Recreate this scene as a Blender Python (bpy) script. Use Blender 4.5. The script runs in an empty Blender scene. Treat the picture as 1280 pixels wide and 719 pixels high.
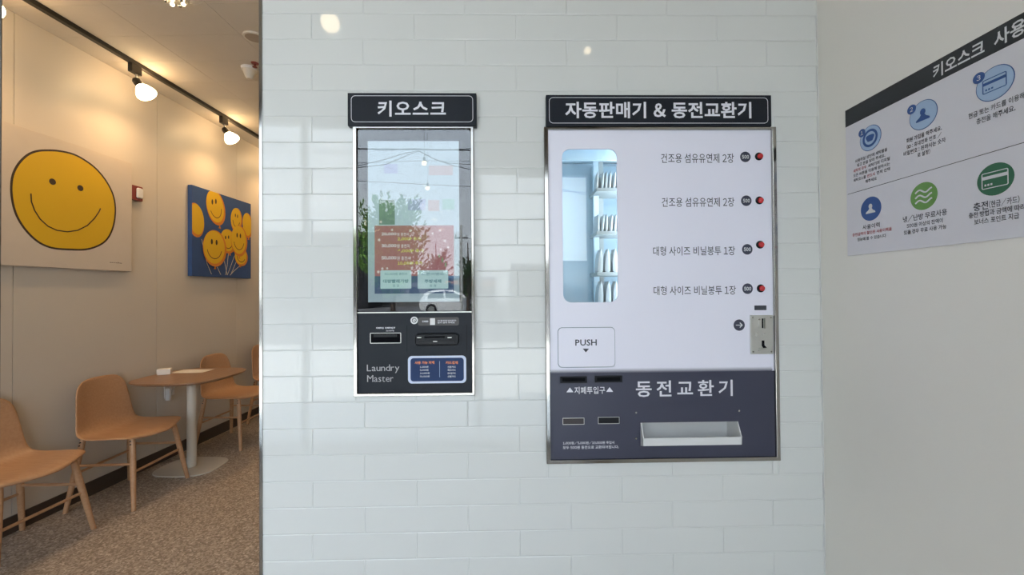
import bpy, bmesh, math, random
from mathutils import Vector, Matrix
random.seed(7)
C = bpy.context.scene.collection

# ------------------------------------------------------------------ camera, sky, exposure
FPX, YAW, PITCH, ROLL = 515.0, -0.01545, 0.01056, -0.00737
H = 1.40
fw = Vector((math.sin(YAW)*math.cos(PITCH), math.cos(YAW)*math.cos(PITCH), math.sin(PITCH)))
r0 = Vector((math.cos(YAW), -math.sin(YAW), 0)); u0 = r0.cross(fw)
RT = r0*math.cos(ROLL) + u0*math.sin(ROLL)
UP = -r0*math.sin(ROLL) + u0*math.cos(ROLL)
cd = bpy.data.cameras.new('camera'); cam = bpy.data.objects.new('camera', cd); C.objects.link(cam)
cd.sensor_width = 36; cd.lens = FPX/1280*36; cd.clip_start = 0.02; cd.clip_end = 400
M = Matrix((RT, UP, -fw)).transposed().to_4x4(); M.translation = (0, 0, H)
cam.matrix_world = M
S = bpy.context.scene; S.camera = cam
S.view_settings.view_transform = 'Standard'; S.view_settings.look = 'None'
S.view_settings.exposure = 0.0; S.view_settings.gamma = 1.0

W = bpy.data.worlds.new('sky'); S.world = W; W.use_nodes = True
nt = W.node_tree; nt.nodes.clear()
tc = nt.nodes.new('ShaderNodeTexCoord'); sx = nt.nodes.new('ShaderNodeSeparateXYZ')
rp = nt.nodes.new('ShaderNodeValToRGB'); bg = nt.nodes.new('ShaderNodeBackground'); wo = nt.nodes.new('ShaderNodeOutputWorld')
rp.color_ramp.elements[0].position = 0.0; rp.color_ramp.elements[0].color = (.90, .95, 1, 1)
rp.color_ramp.elements[1].position = 0.8; rp.color_ramp.elements[1].color = (.64, .77, 1, 1)
bg.inputs['Strength'].default_value = 4.9
nt.links.new(tc.outputs['Generated'], sx.inputs[0]); nt.links.new(sx.outputs['Z'], rp.inputs[0])
nt.links.new(rp.outputs[0], bg.inputs['Color']); nt.links.new(bg.outputs[0], wo.inputs[0])

sun = bpy.data.lights.new('sun', 'SUN'); sun.energy = 21.0; sun.angle = .01; sun.color = (1, .96, .90)
so = bpy.data.objects.new('sun', sun); C.objects.link(so)
so.rotation_euler = Vector((.10, -.50, -.86)).normalized().to_track_quat('-Z', 'Y').to_euler()
WARM = (1.0, .62, .30)
SPOT_POWER = 19.0

# ------------------------------------------------------------------ rays of the camera model, used to take measurements
def ray(px, py): return fw + RT*((px-640)/FPX) - UP*((py-359.5)/FPX)

class Frame:
    """a vertical wall plane: local x along it, local y into it, local z up"""
    def __init__(s, o, ang):
        s.o = Vector(o); s.a = ang
        s.x = Vector((math.cos(ang), math.sin(ang), 0)); s.n = Vector((-math.sin(ang), math.cos(ang), 0))
    def pt(s, px, py, out=0.0):
        d = ray(px, py); e = Vector((0, 0, H)); o = s.o - s.n*out
        t = (o-e).dot(s.n)/d.dot(s.n); p = e + d*t
        return (p-s.o).dot(s.x), p.z
    def box(s, x0, y0, x1, y1, out=0.0):
        cx, cy = (x0+x1)/2, (y0+y1)/2
        return (s.pt(x0, cy, out)[0], s.pt(x1, cy, out)[0], s.pt(cx, y1, out)[1], s.pt(cx, y0, out)[1])
    def world(s, lx, out, lz): 
        p = s.o + s.x*lx - s.n*out; return Vector((p.x, p.y, lz))

TW = 0.03452
T = Frame((0, 1.22, 0), TW)                      # tiled wall
XL = -3.0
L = Frame((XL, 0, 0), math.pi/2)                 # left wall
LEFT_END = T.pt(327, 360)[0]; RIGHT_END = T.pt(1026, 360)[0]
XR = T.world(RIGHT_END, 0, 0).x
R = Frame((XR, 0, 0), -math.pi/2)                # right wall
CEIL = 3.09; Y_FRONT = -1.3; Y_BACK = 5.6

def mirrored(px, py, depth=None, yplane=None, zplane=None):
    """the place whose mirror image in the tiled wall falls on this pixel"""
    d = ray(px, py); e = Vector((0, 0, H))
    t = (T.o-e).dot(T.n)/d.dot(T.n); h = e + d*t
    q = d - T.n*(2*d.dot(T.n))
    if depth is not None: k = depth - t
    elif yplane is not None: k = (yplane-h.y)/q.y
    else: k = (zplane-h.z)/q.z
    return h + q*k

# ------------------------------------------------------------------ materials
MATS = {}
def mat(name, col, rough=.5, metal=0, var=.04, vs=12.0, bump=0, bs=200.0, ior=1.5, emit=None, es=0, coat=0, spec=.5):
    if name in MATS: return MATS[name]
    m = bpy.data.materials.new(name); m.use_nodes = True; n = m.node_tree; b = n.nodes['Principled BSDF']
    b.inputs['Roughness'].default_value = rough; b.inputs['Metallic'].default_value = metal
    b.inputs['IOR'].default_value = ior; b.inputs['Coat Weight'].default_value = coat
    b.inputs['Coat Roughness'].default_value = .05; b.inputs['Specular IOR Level'].default_value = spec
    tc = n.nodes.new('ShaderNodeTexCoord')
    if var:
        no = n.nodes.new('ShaderNodeTexNoise'); no.inputs['Scale'].default_value = vs; no.inputs['Detail'].default_value = 4
        mx = n.nodes.new('ShaderNodeMix'); mx.data_type = 'RGBA'
        mx.inputs['A'].default_value = (*[c*(1-var) for c in col], 1); mx.inputs['B'].default_value = (*[min(1, c*(1+var)) for c in col], 1)
        n.links.new(tc.outputs['Object'], no.inputs['Vector']); n.links.new(no.outputs['Fac'], mx.inputs['Factor'])
        n.links.new(mx.outputs['Result'], b.inputs['Base Color'])
    else: b.inputs['Base Color'].default_value = (*col, 1)
    if bump:
        n2 = n.nodes.new('ShaderNodeTexNoise'); n2.inputs['Scale'].default_value = bs; n2.inputs['Detail'].default_value = 3
        bp = n.nodes.new('ShaderNodeBump'); bp.inputs['Strength'].default_value = bump; bp.inputs['Distance'].default_value = .002
        n.links.new(tc.outputs['Object'], n2.inputs['Vector']); n.links.new(n2.outputs['Fac'], bp.inputs['Height'])
        n.links.new(bp.outputs[0], b.inputs['Normal'])
    if emit:
        b.inputs['Emission Color'].default_value = (*emit, 1); b.inputs['Emission Strength'].default_value = es
    MATS[name] = m; return m

def glass(name, tint=(1, 1, 1), ior=1.5, k=1.0):
    m = bpy.data.materials.new(name); m.use_nodes = True; n = m.node_tree; n.nodes.clear()
    o = n.nodes.new('ShaderNodeOutputMaterial'); mx = n.nodes.new('ShaderNodeMixShader'); f = n.nodes.new('ShaderNodeFresnel')
    t = n.nodes.new('ShaderNodeBsdfTransparent'); g = n.nodes.new('ShaderNodeBsdfGlossy')
    f.inputs['IOR'].default_value = ior; g.inputs['Roughness'].default_value = 0.0; t.inputs['Color'].default_value = (*tint, 1)
    g.inputs['Color'].default_value = (k, k, k, 1)
    n.links.new(f.outputs[0], mx.inputs[0]); n.links.new(t.outputs[0], mx.inputs[1]); n.links.new(g.outputs[0], mx.inputs[2])
    n.links.new(mx.outputs[0], o.inputs[0]); MATS[name] = m; return m

def emat(name, col, s=1.0):
    m = bpy.data.materials.new(name); m.use_nodes = True; n = m.node_tree; b = n.nodes['Principled BSDF']
    b.inputs['Base Color'].default_value = (0.01, .01, .01, 1); b.inputs['Roughness'].default_value = .6
    b.inputs['Emission Color'].default_value = (*col, 1); b.inputs['Emission Strength'].default_value = s
    MATS[name] = m; return m

def wood(name, c1, c2, rough=.42):
    m = bpy.data.materials.new(name); m.use_nodes = True; n = m.node_tree; b = n.nodes['Principled BSDF']
    tc = n.nodes.new('ShaderNodeTexCoord'); mp = n.nodes.new('ShaderNodeMapping'); mp.inputs['Scale'].default_value = (28, 3, 28)
    no = n.nodes.new('ShaderNodeTexNoise'); no.inputs['Scale'].default_value = 3; no.inputs['Detail'].default_value = 6
    rp = n.nodes.new('ShaderNodeValToRGB'); rp.color_ramp.elements[0].color = (*c1, 1); rp.color_ramp.elements[1].color = (*c2, 1)
    rp.color_ramp.elements[0].position = .3; rp.color_ramp.elements[1].position = .7
    n.links.new(tc.outputs['Object'], mp.inputs[0]); n.links.new(mp.outputs[0], no.inputs['Vector'])
    n.links.new(no.outputs['Fac'], rp.inputs[0]); n.links.new(rp.outputs[0], b.inputs['Base Color'])
    b.inputs['Roughness'].default_value = rough; return m

def terrazzo():
    m = bpy.data.materials.new('terrazzo floor'); m.use_nodes = True; n = m.node_tree; b = n.nodes['Principled BSDF']
    tc = n.nodes.new('ShaderNodeTexCoord')
    v = n.nodes.new('ShaderNodeTexVoronoi'); v.inputs['Scale'].default_value = 110
    rp = n.nodes.new('ShaderNodeValToRGB'); cr = rp.color_ramp; cr.interpolation = 'CONSTANT'
    cr.elements[0].color = (.24, .195, .155, 1); cr.elements[1].position = .3; cr.elements[1].color = (.32, .265, .22, 1)
    for p, c in ((.5, (.39, .33, .275, 1)), (.72, (.44, .375, .315, 1)), (.9, (.56, .50, .44, 1))):
        e = cr.elements.new(p); e.color = c
    sp = n.nodes.new('ShaderNodeSeparateColor')
    n.links.new(tc.outputs['Object'], v.inputs['Vector']); n.links.new(v.outputs['Color'], sp.inputs[0])
    n.links.new(sp.outputs[0], rp.inputs[0]); n.links.new(rp.outputs[0], b.inputs['Base Color'])
    b.inputs['Roughness'].default_value = .45; return m

def leafmat(name, c1, c2):
    m = bpy.data.materials.new(name); m.use_nodes = True; n = m.node_tree; b = n.nodes['Principled BSDF']
    tc = n.nodes.new('ShaderNodeTexCoord'); no = n.nodes.new('ShaderNodeTexNoise'); no.inputs['Scale'].default_value = 2.5
    mx = n.nodes.new('ShaderNodeMix'); mx.data_type = 'RGBA'; mx.inputs['A'].default_value = (*c1, 1); mx.inputs['B'].default_value = (*c2, 1)
    n.links.new(tc.outputs['Object'], no.inputs['Vector']); n.links.new(no.outputs['Fac'], mx.inputs['Factor'])
    n.links.new(mx.outputs['Result'], b.inputs['Base Color']); b.inputs['Roughness'].default_value = .6; return m

m_tile = mat('glazed white tile', (.67, .68, .665), rough=.04, var=.015, vs=2.0, ior=1.52, bump=.012, bs=14)
m_grout = mat('white grout', (.66, .67, .66), rough=.6, bump=.2)
m_paint = mat('white painted wall', (.88, .865, .82), rough=.6, var=.02, vs=1.5, bump=.08, bs=300)
m_front = mat('grey shop front wall', (.30, .30, .29), rough=.7)
m_panel = mat('beige wall panel', (.60, .56, .50), rough=.42, var=.03, vs=1.2)
m_seam = mat('panel joint', (.30, .26, .22), rough=.6)
m_ceil = mat('ceiling board', (.58, .53, .46), rough=.85, var=.04, vs=9, bump=.4, bs=120)
m_seamc = mat('ceiling joint', (.30, .26, .21), rough=.9)
m_floor = terrazzo()
m_base = mat('dark brown skirting', (.055, .04, .032), rough=.4)
m_chrome = mat('polished steel', (.40, .39, .365), rough=.10, metal=1, var=.03)
m_steel = mat('brushed steel', (.60, .60, .57), rough=.32, metal=.9, var=.05, vs=60)
m_alu = mat('grey aluminium', (.22, .22, .215), rough=.4, metal=.6)
m_black = mat('black plastic', (.007, .008, .011), rough=.4, spec=.25)
m_blackm = mat('matt black', (.004, .0045, .006), rough=.8, spec=.05)
m_track = mat('black track metal', (.02, .018, .016), rough=.45)
m_kpanel = mat('charcoal metal panel', (.013, .016, .023), rough=.42, spec=.2, var=.06)
m_sign = mat('charcoal sign face', (.010, .013, .020), rough=.45, spec=.25, var=.05)
m_ink = mat('white lettering', (.72, .72, .78), rough=.5)
m_white = mat('white plastic', (.68, .68, .68), rough=.35)
m_vwhite = mat('white vending front', (.78, .775, .88), rough=.38, var=.015, vs=1.5)
m_vdark = mat('slate lower panel', (.040, .043, .075), rough=.38, var=.03)
m_vink = mat('dark print', (.035, .04, .055), rough=.5)
m_red = mat('red button', (.55, .03, .035), rough=.2)
m_yellow = mat('painted yellow', (.66, .42, .012), rough=.6, var=.05, vs=4)
m_canvas = mat('off white canvas', (.60, .54, .47), rough=.7, bump=.15, bs=400)
m_line = mat('dark brown ink', (.035, .02, .012), rough=.6)
m_blue = mat('painted blue', (.022, .07, .22), rough=.6, var=.25, vs=5)
m_orange = mat('painted orange', (.58, .20, .02), rough=.6, var=.2, vs=10)
m_cream = mat('painted string', (.66, .60, .50), rough=.6)
m_poster = mat('poster white', (.74, .74, .80), rough=.5, var=.01)
m_pdark = mat('poster header', (.022, .026, .032), rough=.45)
m_pale = mat('pale blue print', (.38, .53, .74), rough=.5)
m_navy = mat('navy print', (.035, .10, .32), rough=.5)
m_pgreen = mat('leaf green print', (.16, .36, .09), rough=.5)
m_dgreen = mat('dark green print', (.03, .15, .075), rough=.5)
m_pwhite = mat('white print', (.70, .72, .74), rough=.5)
m_pred = mat('red print', (.50, .06, .08), rough=.5)
m_shell = wood('moulded beech shell', (.42, .235, .125), (.48, .285, .16))
m_legw = wood('beech leg', (.43, .24, .125), (.51, .30, .165))
m_top = wood('brown table top', (.24, .135, .075), (.30, .175, .10), .35)
m_cmetal = mat('cream painted metal', (.62, .58, .51), rough=.35)
m_maroon = mat('maroon plastic', (.20, .025, .02), rough=.4)
m_paper = mat('white paper', (.75, .72, .68), rough=.7)
m_asphalt = mat('asphalt', (.10, .10, .105), rough=.85, var=.2, vs=3)
m_pave = mat('concrete paving', (.52, .52, .50), rough=.8, var=.1)
m_cabin = mat('pale blue cabinet lining', (.66, .80, .90), rough=.35, var=.02)
m_pack = mat('white packet film', (.50, .54, .56), rough=.3, var=.05)
m_shelf = mat('grey shelf', (.36, .39, .39), rough=.4)
m_warm = mat('lamp face', (1, .9, .7), rough=.5, var=0, emit=(1, .76, .42), es=16)
m_warm2 = mat('bulb glow', (1, .9, .7), rough=.5, var=0, emit=(1, .80, .50), es=11)
m_glass = glass('clear glass', (.97, .985, .98), 1.5)
m_kglass = glass('screen glass', (.96, .97, .98), 1.54)

# ------------------------------------------------------------------ object helpers
def link(name, mesh, m, parent=None, loc=None, smooth=False, kind=None, label=None):
    o = bpy.data.objects.new(name, mesh); C.objects.link(o)
    if m is not None:
        mesh.materials.clear(); mesh.materials.append(m)
    if parent: o.parent = parent
    if loc is not None: o.location = loc
    if smooth:
        for p in mesh.polygons: p.use_smooth = True
    if kind: o['kind'] = kind
    if label: o['label'] = label
    return o
def tag(o, label, cat, group=None):
    o['label'] = label; o['category'] = cat
    if group: o['group'] = group
    return o
def empty(name, loc, rz=0, label=None, cat=None, group=None):
    o = bpy.data.objects.new(name, None); C.objects.link(o); o.location = loc; o.rotation_euler = (0, 0, rz); o.empty_display_size = .05
    if label: tag(o, label, cat, group)
    return o
def bm_mesh(bm, name='m', smooth_angle=None):
    bmesh.ops.recalc_face_normals(bm, faces=bm.faces)
    me = bpy.data.meshes.new(name); bm.to_mesh(me); bm.free()
    if smooth_angle:
        me.shade_smooth() if hasattr(me, 'shade_smooth') else None
        me.set_sharp_from_angle(angle=math.radians(smooth_angle))
    return me
def add_box(bm, a, b, bev=0):
    vs = [bm.verts.new((x, y, z)) for x in (a[0], b[0]) for y in (a[1], b[1]) for z in (a[2], b[2])]
    fs = [bm.faces.new([vs[i] for i in q]) for q in ((0, 1, 3, 2), (4, 6, 7, 5), (0, 4, 5, 1), (2, 3, 7, 6), (0, 2, 6, 4), (1, 5, 7, 3))]
    if bev:
        es = list({e for f in fs for e in f.edges})
        bmesh.ops.recalc_face_normals(bm, faces=fs)
        bmesh.ops.bevel(bm, geom=es, offset=bev, segments=2, affect='EDGES', profile=.6)
def boxm(a, b, bev=0):
    bm = bmesh.new(); add_box(bm, a, b, bev); return bm_mesh(bm)
def add_tube(bm, pts, rads, seg=12, caps=True):
    rings = []; pts = [Vector(p) for p in pts]
    if not isinstance(rads, (list, tuple)): rads = [rads]*len(pts)
    for i, p in enumerate(pts):
        d = (pts[min(i+1, len(pts)-1)] - pts[max(i-1, 0)]).normalized()
        a = d.orthogonal().normalized() if abs(d.z) > .9 else d.cross(Vector((0, 0, 1))).normalized()
        b = d.cross(a)
        rings.append([bm.verts.new(p + (a*math.cos(2*math.pi*k/seg) + b*math.sin(2*math.pi*k/seg))*rads[i]) for k in range(seg)])
    for r1, r2 in zip(rings, rings[1:]):
        for k in range(seg): bm.faces.new((r1[k], r1[(k+1) % seg], r2[(k+1) % seg], r2[k]))
    if caps: bm.faces.new(rings[0][::-1]); bm.faces.new(rings[-1])
def tubem(pts, rads, seg=12, sa=50):
    bm = bmesh.new(); add_tube(bm, pts, rads, seg); return bm_mesh(bm, smooth_angle=sa)
def lathe(prof, seg=24, sa=40):
    bm = bmesh.new(); rings = []
    for r, z in prof:
        rings.append([bm.verts.new((max(r, 1e-5)*math.cos(2*math.pi*k/seg), max(r, 1e-5)*math.sin(2*math.pi*k/seg), z)) for k in range(seg)])
    for a, b in zip(rings, rings[1:]):
        for k in range(seg): bm.faces.new((a[k], a[(k+1) % seg], b[(k+1) % seg], b[k]))
    bm.faces.new(rings[0][::-1]); bm.faces.new(rings[-1])
    return bm_mesh(bm, smooth_angle=sa)

def rrect(x0, x1, z0, z1, r, n=6):
    if r <= 0: return [(x0, z0), (x1, z0), (x1, z1), (x0, z1)]
    out = []
    for cx, cz, a0 in ((x1-r, z0+r, -90), (x1-r, z1-r, 0), (x0+r, z1-r, 90), (x0+r, z0+r, 180)):
        for i in range(n+1):
            a = math.radians(a0 + 90*i/n); out.append((cx+r*math.cos(a), cz+r*math.sin(a)))
    return out
def circ(cx, cz, r, n=28, ry=None): return [(cx+r*math.cos(2*math.pi*i/n), cz+(ry or r)*math.sin(2*math.pi*i/n)) for i in range(n)]

def curve_to_mesh(cu):
    o = bpy.data.objects.new('tmp', cu)
    me = bpy.data.meshes.new_from_object(o); bpy.data.objects.remove(o); bpy.data.curves.remove(cu)
    return me
ROT = Matrix.Rotation(math.pi/2, 4, 'X')
def plate(polys, o0, o1, bev=0.0):
    """a plate in the wall plane: outline and holes in (x, z), from o0 to o1 outwards (local -y)"""
    cu = bpy.data.curves.new('plate', 'CURVE'); cu.dimensions = '2D'; cu.fill_mode = 'BOTH'
    for p in polys:
        s = cu.splines.new('POLY'); s.points.add(len(p)-1); s.use_cyclic_u = True
        for q, (a, b) in zip(s.points, p): q.co = (a, b, 0, 1)
    th = abs(o1-o0); cu.extrude = max(th/2-bev, .00001); cu.bevel_depth = bev; cu.bevel_resolution = 1; cu.offset = -bev
    me = curve_to_mesh(cu)
    me.transform(Matrix.Translation((0, -(o0+o1)/2, 0)) @ ROT)
    return me
GLYPHS = {}
def glyph(ch, bold):
    k = (ch, bold)
    if k not in GLYPHS:
        full = chr(ord(ch)+0xFEE0) if 33 <= ord(ch) <= 126 and not ch.isalpha() else ch
        cu = bpy.data.curves.new('text', 'FONT'); cu.body = full; cu.size = 1; cu.offset = bold; cu.resolution_u = 2; cu.extrude = 0
        me = curve_to_mesh(cu); vs = [(v.co.x, v.co.y) for v in me.vertices]; fs = [tuple(p.vertices) for p in me.polygons]
        bpy.data.meshes.remove(me)
        x0 = min(v[0] for v in vs); x1 = max(v[0] for v in vs); GLYPHS[k] = (vs, fs, x0, x1)
    return GLYPHS[k]
def textmesh(body, bold=0.0, spacing=1.0):
    V, F_, x = [], [], 0.0
    for ch in body:
        if ch == ' ': x += .27*spacing; continue
        vs, fs, x0, x1 = glyph(ch, bold)
        if ord(ch) > 0x2fff: dx = x; adv = .93*spacing
        else: dx = x-x0+.03; adv = (x1-x0)+.065+(spacing-1)*.5
        n = len(V); V += [(a+dx, b, 0) for a, b in vs]; F_ += [tuple(i+n for i in f) for f in fs]; x += adv
    me = bpy.data.meshes.new('lettering'); me.from_pydata(V, [], F_); return me
def text_at(body, x0, x1, z0, z1, o, bold=0.0, spacing=1.0, keep=False, align='c'):
    """flat lettering whose ink fills the given box on the wall, o outwards"""
    me = textmesh(body, bold, spacing)
    xs = [v.co.x for v in me.vertices]; ys = [v.co.y for v in me.vertices]
    sx_ = (x1-x0)/(max(xs)-min(xs)); sy_ = (z1-z0)/(max(ys)-min(ys))
    if keep: sx_ = sy_
    w = (max(xs)-min(xs))*sx_; ox = x0 if (not keep or align == 'l') else (x0+x1)/2 - w/2
    for v in me.vertices:
        v.co = ((v.co.x-min(xs))*sx_+ox, -o, (v.co.y-min(ys))*sy_+z0)
    return me

class Panel:
    """a thing mounted on a wall: an Empty at (lx, lz) on the wall plane; parts given in wall coordinates"""
    def __init__(s, F, name, lx, lz, label, cat, group=None):
        s.F = F; s.lx = lx; s.lz = lz; s.root = empty(name, F.world(lx, 0, lz), F.a, label, cat, group)
    def put(s, name, me, m, parent=None, **k):
        me.transform(Matrix.Translation((-s.lx, 0, -s.lz)))
        return link(name, me, m, parent or s.root, **k)
    def box(s, name, b, o0, o1, m, bev=0, parent=None, **k):
        bm = bmesh.new(); add_box(bm, (b[0], -max(o0, o1), b[2]), (b[1], -min(o0, o1), b[3]), bev)
        return s.put(name, bm_mesh(bm), m, parent, **k)
    def plate(s, name, polys, o0, o1, m, bev=0, parent=None, **k): return s.put(name, plate(polys, o0, o1, bev), m, parent, **k)
    def rr(s, name, b, r, o0, o1, m, bev=0, parent=None, **k): return s.plate(name, [rrect(*b, r)], o0, o1, m, bev, parent, **k)
    def ring(s, name, b, r, w, o0, o1, m, bev=0, parent=None, **k):
        return s.plate(name, [rrect(*b, r), rrect(b[0]+w, b[1]-w, b[2]+w, b[3]-w, max(r-w, 0))], o0, o1, m, bev, parent, **k)
    def text(s, body, b, o, m, bold=0.0, spacing=1.0, keep=False, parent=None, name='lettering', align='c', **k):
        return s.put(name, text_at(body, *b, o, bold, spacing, keep, align), m, parent, **k)

def stroke(pts, w):
    """a closed outline round a polyline of width w"""
    pts = [Vector(p) for p in pts]; l, r = [], []
    for i, p in enumerate(pts):
        d = (pts[min(i+1, len(pts)-1)]-pts[max(i-1, 0)]).normalized(); n = Vector((-d.y, d.x))*w/2
        l.append(tuple(p+n)); r.append(tuple(p-n))
    return l + r[::-1]

# ================================================================== THE SETTING
def struct(name, me, m, parent=None, **k):
    o = link(name, me, m, parent, **k)
    if parent is None: o['kind'] = 'structure'
    return o
struct('floor', boxm((XL-.1, Y_FRONT-.05, -.1), (XR+.1, Y_BACK+.1, 0)), m_floor)
ceil = struct('ceiling', boxm((XL-.1, Y_FRONT-.05, CEIL+.006), (XR+.1, Y_BACK+.1, CEIL+.12)), m_seamc)
CPAN = boxm((.0012, .0012, 0), (.5988, .2908, .006))
y = Y_FRONT
ys = [2.93 + .292*k for k in range(-14, 9)]
for yy in ys:
    x = XL
    while x < XR-.05:
        if x+.6 <= XR+.01: me = CPAN
        else: me = boxm((.0012, .0012, 0), (XR-x, .2908, .006))
        link('ceiling_panel', me, m_ceil, ceil, loc=(x, yy, CEIL)); x += .6
# left wall of tall panels with narrow joints
wl = struct('wall_left', boxm((XL-.1, Y_FRONT, 0), (XL-.006, Y_BACK, CEIL)), m_seam)
seams = [2.40+.972*k for k in range(-4, 4)]
edges = [Y_FRONT] + [s for s in seams if s > Y_FRONT] + [Y_BACK]
for a, b in zip(edges, edges[1:]):
    link('wall_panel', boxm((XL-.006, a+.0018, 0), (XL, b-.0018, CEIL), .0008), m_panel, wl)
struct('baseboard_left', boxm((XL, Y_FRONT, 0), (XL+.012, Y_BACK, .10), .002), m_base)
struct('wall_right', boxm((XR, Y_FRONT, 0), (XR+.1, Y_BACK, CEIL)), m_paint)
struct('wall_back', boxm((XL-.1, Y_BACK, 0), (XR+.1, Y_BACK+.1, CEIL)), m_panel)

# tiled wall: a thick partition with the two openings, tiles as parts
KB = T.box(443.5, 158.5, 591.5, 494); VB = T.box(683, 160, 970, 575.5)
holes = [KB, VB]
PU, PV, U0, V0 = .302, .0765, .75599, .82724
s_left = -U0/1.0
def wall_loc(me): 
    me.transform(Matrix.Translation(T.o) @ Matrix.Rotation(TW, 4, 'Z')); return me
def cut(rect, hs):
    out = [rect]
    for h in hs:
        nw = []
        for (a, b, c, d) in out:
            if b <= h[0] or a >= h[1] or d <= h[2] or c >= h[3]: nw.append((a, b, c, d)); continue
            if a < h[0]: nw.append((a, h[0], c, d))
            if b > h[1]: nw.append((h[1], b, c, d))
            x0, x1 = max(a, h[0]), min(b, h[1])
            if c < h[2]: nw.append((x0, x1, c, h[2]))
            if d > h[3]: nw.append((x0, x1, h[3], d))
        out = nw
    return out
bm = bmesh.new()
for (a, b, c, d) in cut((LEFT_END, RIGHT_END-.0, 0, CEIL), holes):
    add_box(bm, (a, .0016, c), (b, .34, d))
bmesh.ops.remove_doubles(bm, verts=bm.verts, dist=1e-5)
wt = link('wall_tiled', bm_mesh(bm), m_grout, None, loc=T.o); wt.rotation_euler = (0, 0, TW); wt['kind'] = 'structure'
link('back_panel', boxm((LEFT_END, .34, 0), (RIGHT_END, .36, CEIL)), m_paint, wt)
def tile_mesh(w, h, g=.0007, b=.0022, dep=.0009):
    vs = []
    for (i, yy) in ((g, .0022), (g, dep), (g+b*.45, dep*.35), (g+b, 0)):
        i2 = min(i, h/2-.0005, w/2-.0005)
        vs += [(i2, yy, i2), (w-i2, yy, i2), (w-i2, yy, h-i2), (i2, yy, h-i2)]
    f = []
    for r in range(3):
        for k in range(4): f.append((r*4+k, r*4+(k+1) % 4, r*4+4+(k+1) % 4, r*4+4+k))
    f.append((12, 13, 14, 15))
    me = bpy.data.meshes.new('tile'); me.from_pydata(vs, [], f)
    return me
FULL = tile_mesh(PU, PV)
zrow0 = H + V0
k = 0; kk0 = -math.ceil((CEIL-zrow0)/PV); kk1 = math.ceil(zrow0/PV)
for k in range(kk0, kk1):
    zt, zb = zrow0-k*PV, zrow0-(k+1)*PV
    zt2, zb2 = min(zt, CEIL), max(zb, 0)
    off = 0 if k % 2 else -.5
    for j in range(0, 8):
        xa = -U0 + (j+off)*PU; xb = xa+PU
        xa2, xb2 = max(xa, LEFT_END), min(xb, RIGHT_END)
        if xb2-xa2 < .012 or zt2-zb2 < .008: continue
        for (a, b, c, d) in cut((xa2, xb2, zb2, zt2), holes):
            if b-a < .006 or d-c < .006: continue
            full = abs(b-a-PU) < 1e-6 and abs(d-c-PV) < 1e-6
            me = FULL if full else tile_mesh(b-a, d-c)
            o = link('tile', me, m_tile, wt, loc=(a, 0, c))
            o.rotation_euler = (random.gauss(0, .0022), 0, random.gauss(0, .0012))
# steel corner strip at the free end of the tiled wall, slim post further left
tr = link('trim_1', boxm((LEFT_END-.006, -.003, 0), (LEFT_END+.0035, .36, CEIL), .001), m_chrome, None, loc=T.o)
tr.rotation_euler = (0, 0, TW); tr['kind'] = 'structure'
px0 = T.pt(1.2, 360)[0]
o = link('trim_2', boxm((px0-.03, -.004, 0), (px0, 0, CEIL), .001), m_alu, None, loc=T.o); o.rotation_euler = (0, 0, TW); o['kind'] = 'structure'
# corner filler between tiled and painted wall
o = link('trim_3', boxm((RIGHT_END-.002, -.002, 0), (RIGHT_END+.02, .36, CEIL)), m_grout, None, loc=T.o); o.rotation_euler = (0, 0, TW); o['kind'] = 'structure'

# shop front behind the photographer
gx = [XL+.05, mirrored(378, 250, yplane=Y_FRONT).x, mirrored(598, 250, yplane=Y_FRONT).x, XR-.06]
zt = [mirrored(380, 150, yplane=Y_FRONT).z, mirrored(380, 150, yplane=Y_FRONT).z, mirrored(640, 215, yplane=Y_FRONT).z]
zt = [min(z, CEIL-.08) for z in zt]
bm = bmesh.new()
add_box(bm, (XL-.1, Y_FRONT-.15, 0), (gx[0], Y_FRONT, CEIL+.1))
add_box(bm, (gx[0], Y_FRONT-.15, zt[0]), (gx[2], Y_FRONT, CEIL+.1))
add_box(bm, (gx[2], Y_FRONT-.15, zt[2]), (XR+.1, Y_FRONT, CEIL+.1))
add_box(bm, (gx[3], Y_FRONT-.15, 0), (XR+.1, Y_FRONT, zt[2]))
struct('wall_front', bm_mesh(bm), m_front)
for i in range(3):
    a, b, z = gx[i], gx[i+1], zt[i]
    w = .022
    f = plate([rrect(a, b, 0, z, 0), rrect(a+w, b-w, .06, z-w, 0)], 0, .06)
    f = struct('window_%d' % (i+1), f, m_alu, loc=(0, Y_FRONT-.03, 0))
    link('pane', boxm((a+w, -.004, .06), (b-w, 0, z-w)), m_glass, f)

# ================================================================== KIOSK AND ITS SIGN
b = T.box(434.5, 116.3, 595.5, 157.3, .02)
p = Panel(T, 'sign_board', (b[0]+b[1])/2, b[2], 'small charcoal sign board with white Korean lettering above the payment kiosk', 'sign')
p.rr('board', b, .001, .0005, .020, m_sign, .0006)
p.ring('border_line', T.box(438.8, 119.6, 591.3, 152.8, .02), .012, .0014, .0203, .0206, m_ink)
p.text('키오스크', T.box(472, 126, 557.3, 146, .02), .0207, m_ink, bold=.022, spacing=1.05)

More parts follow.
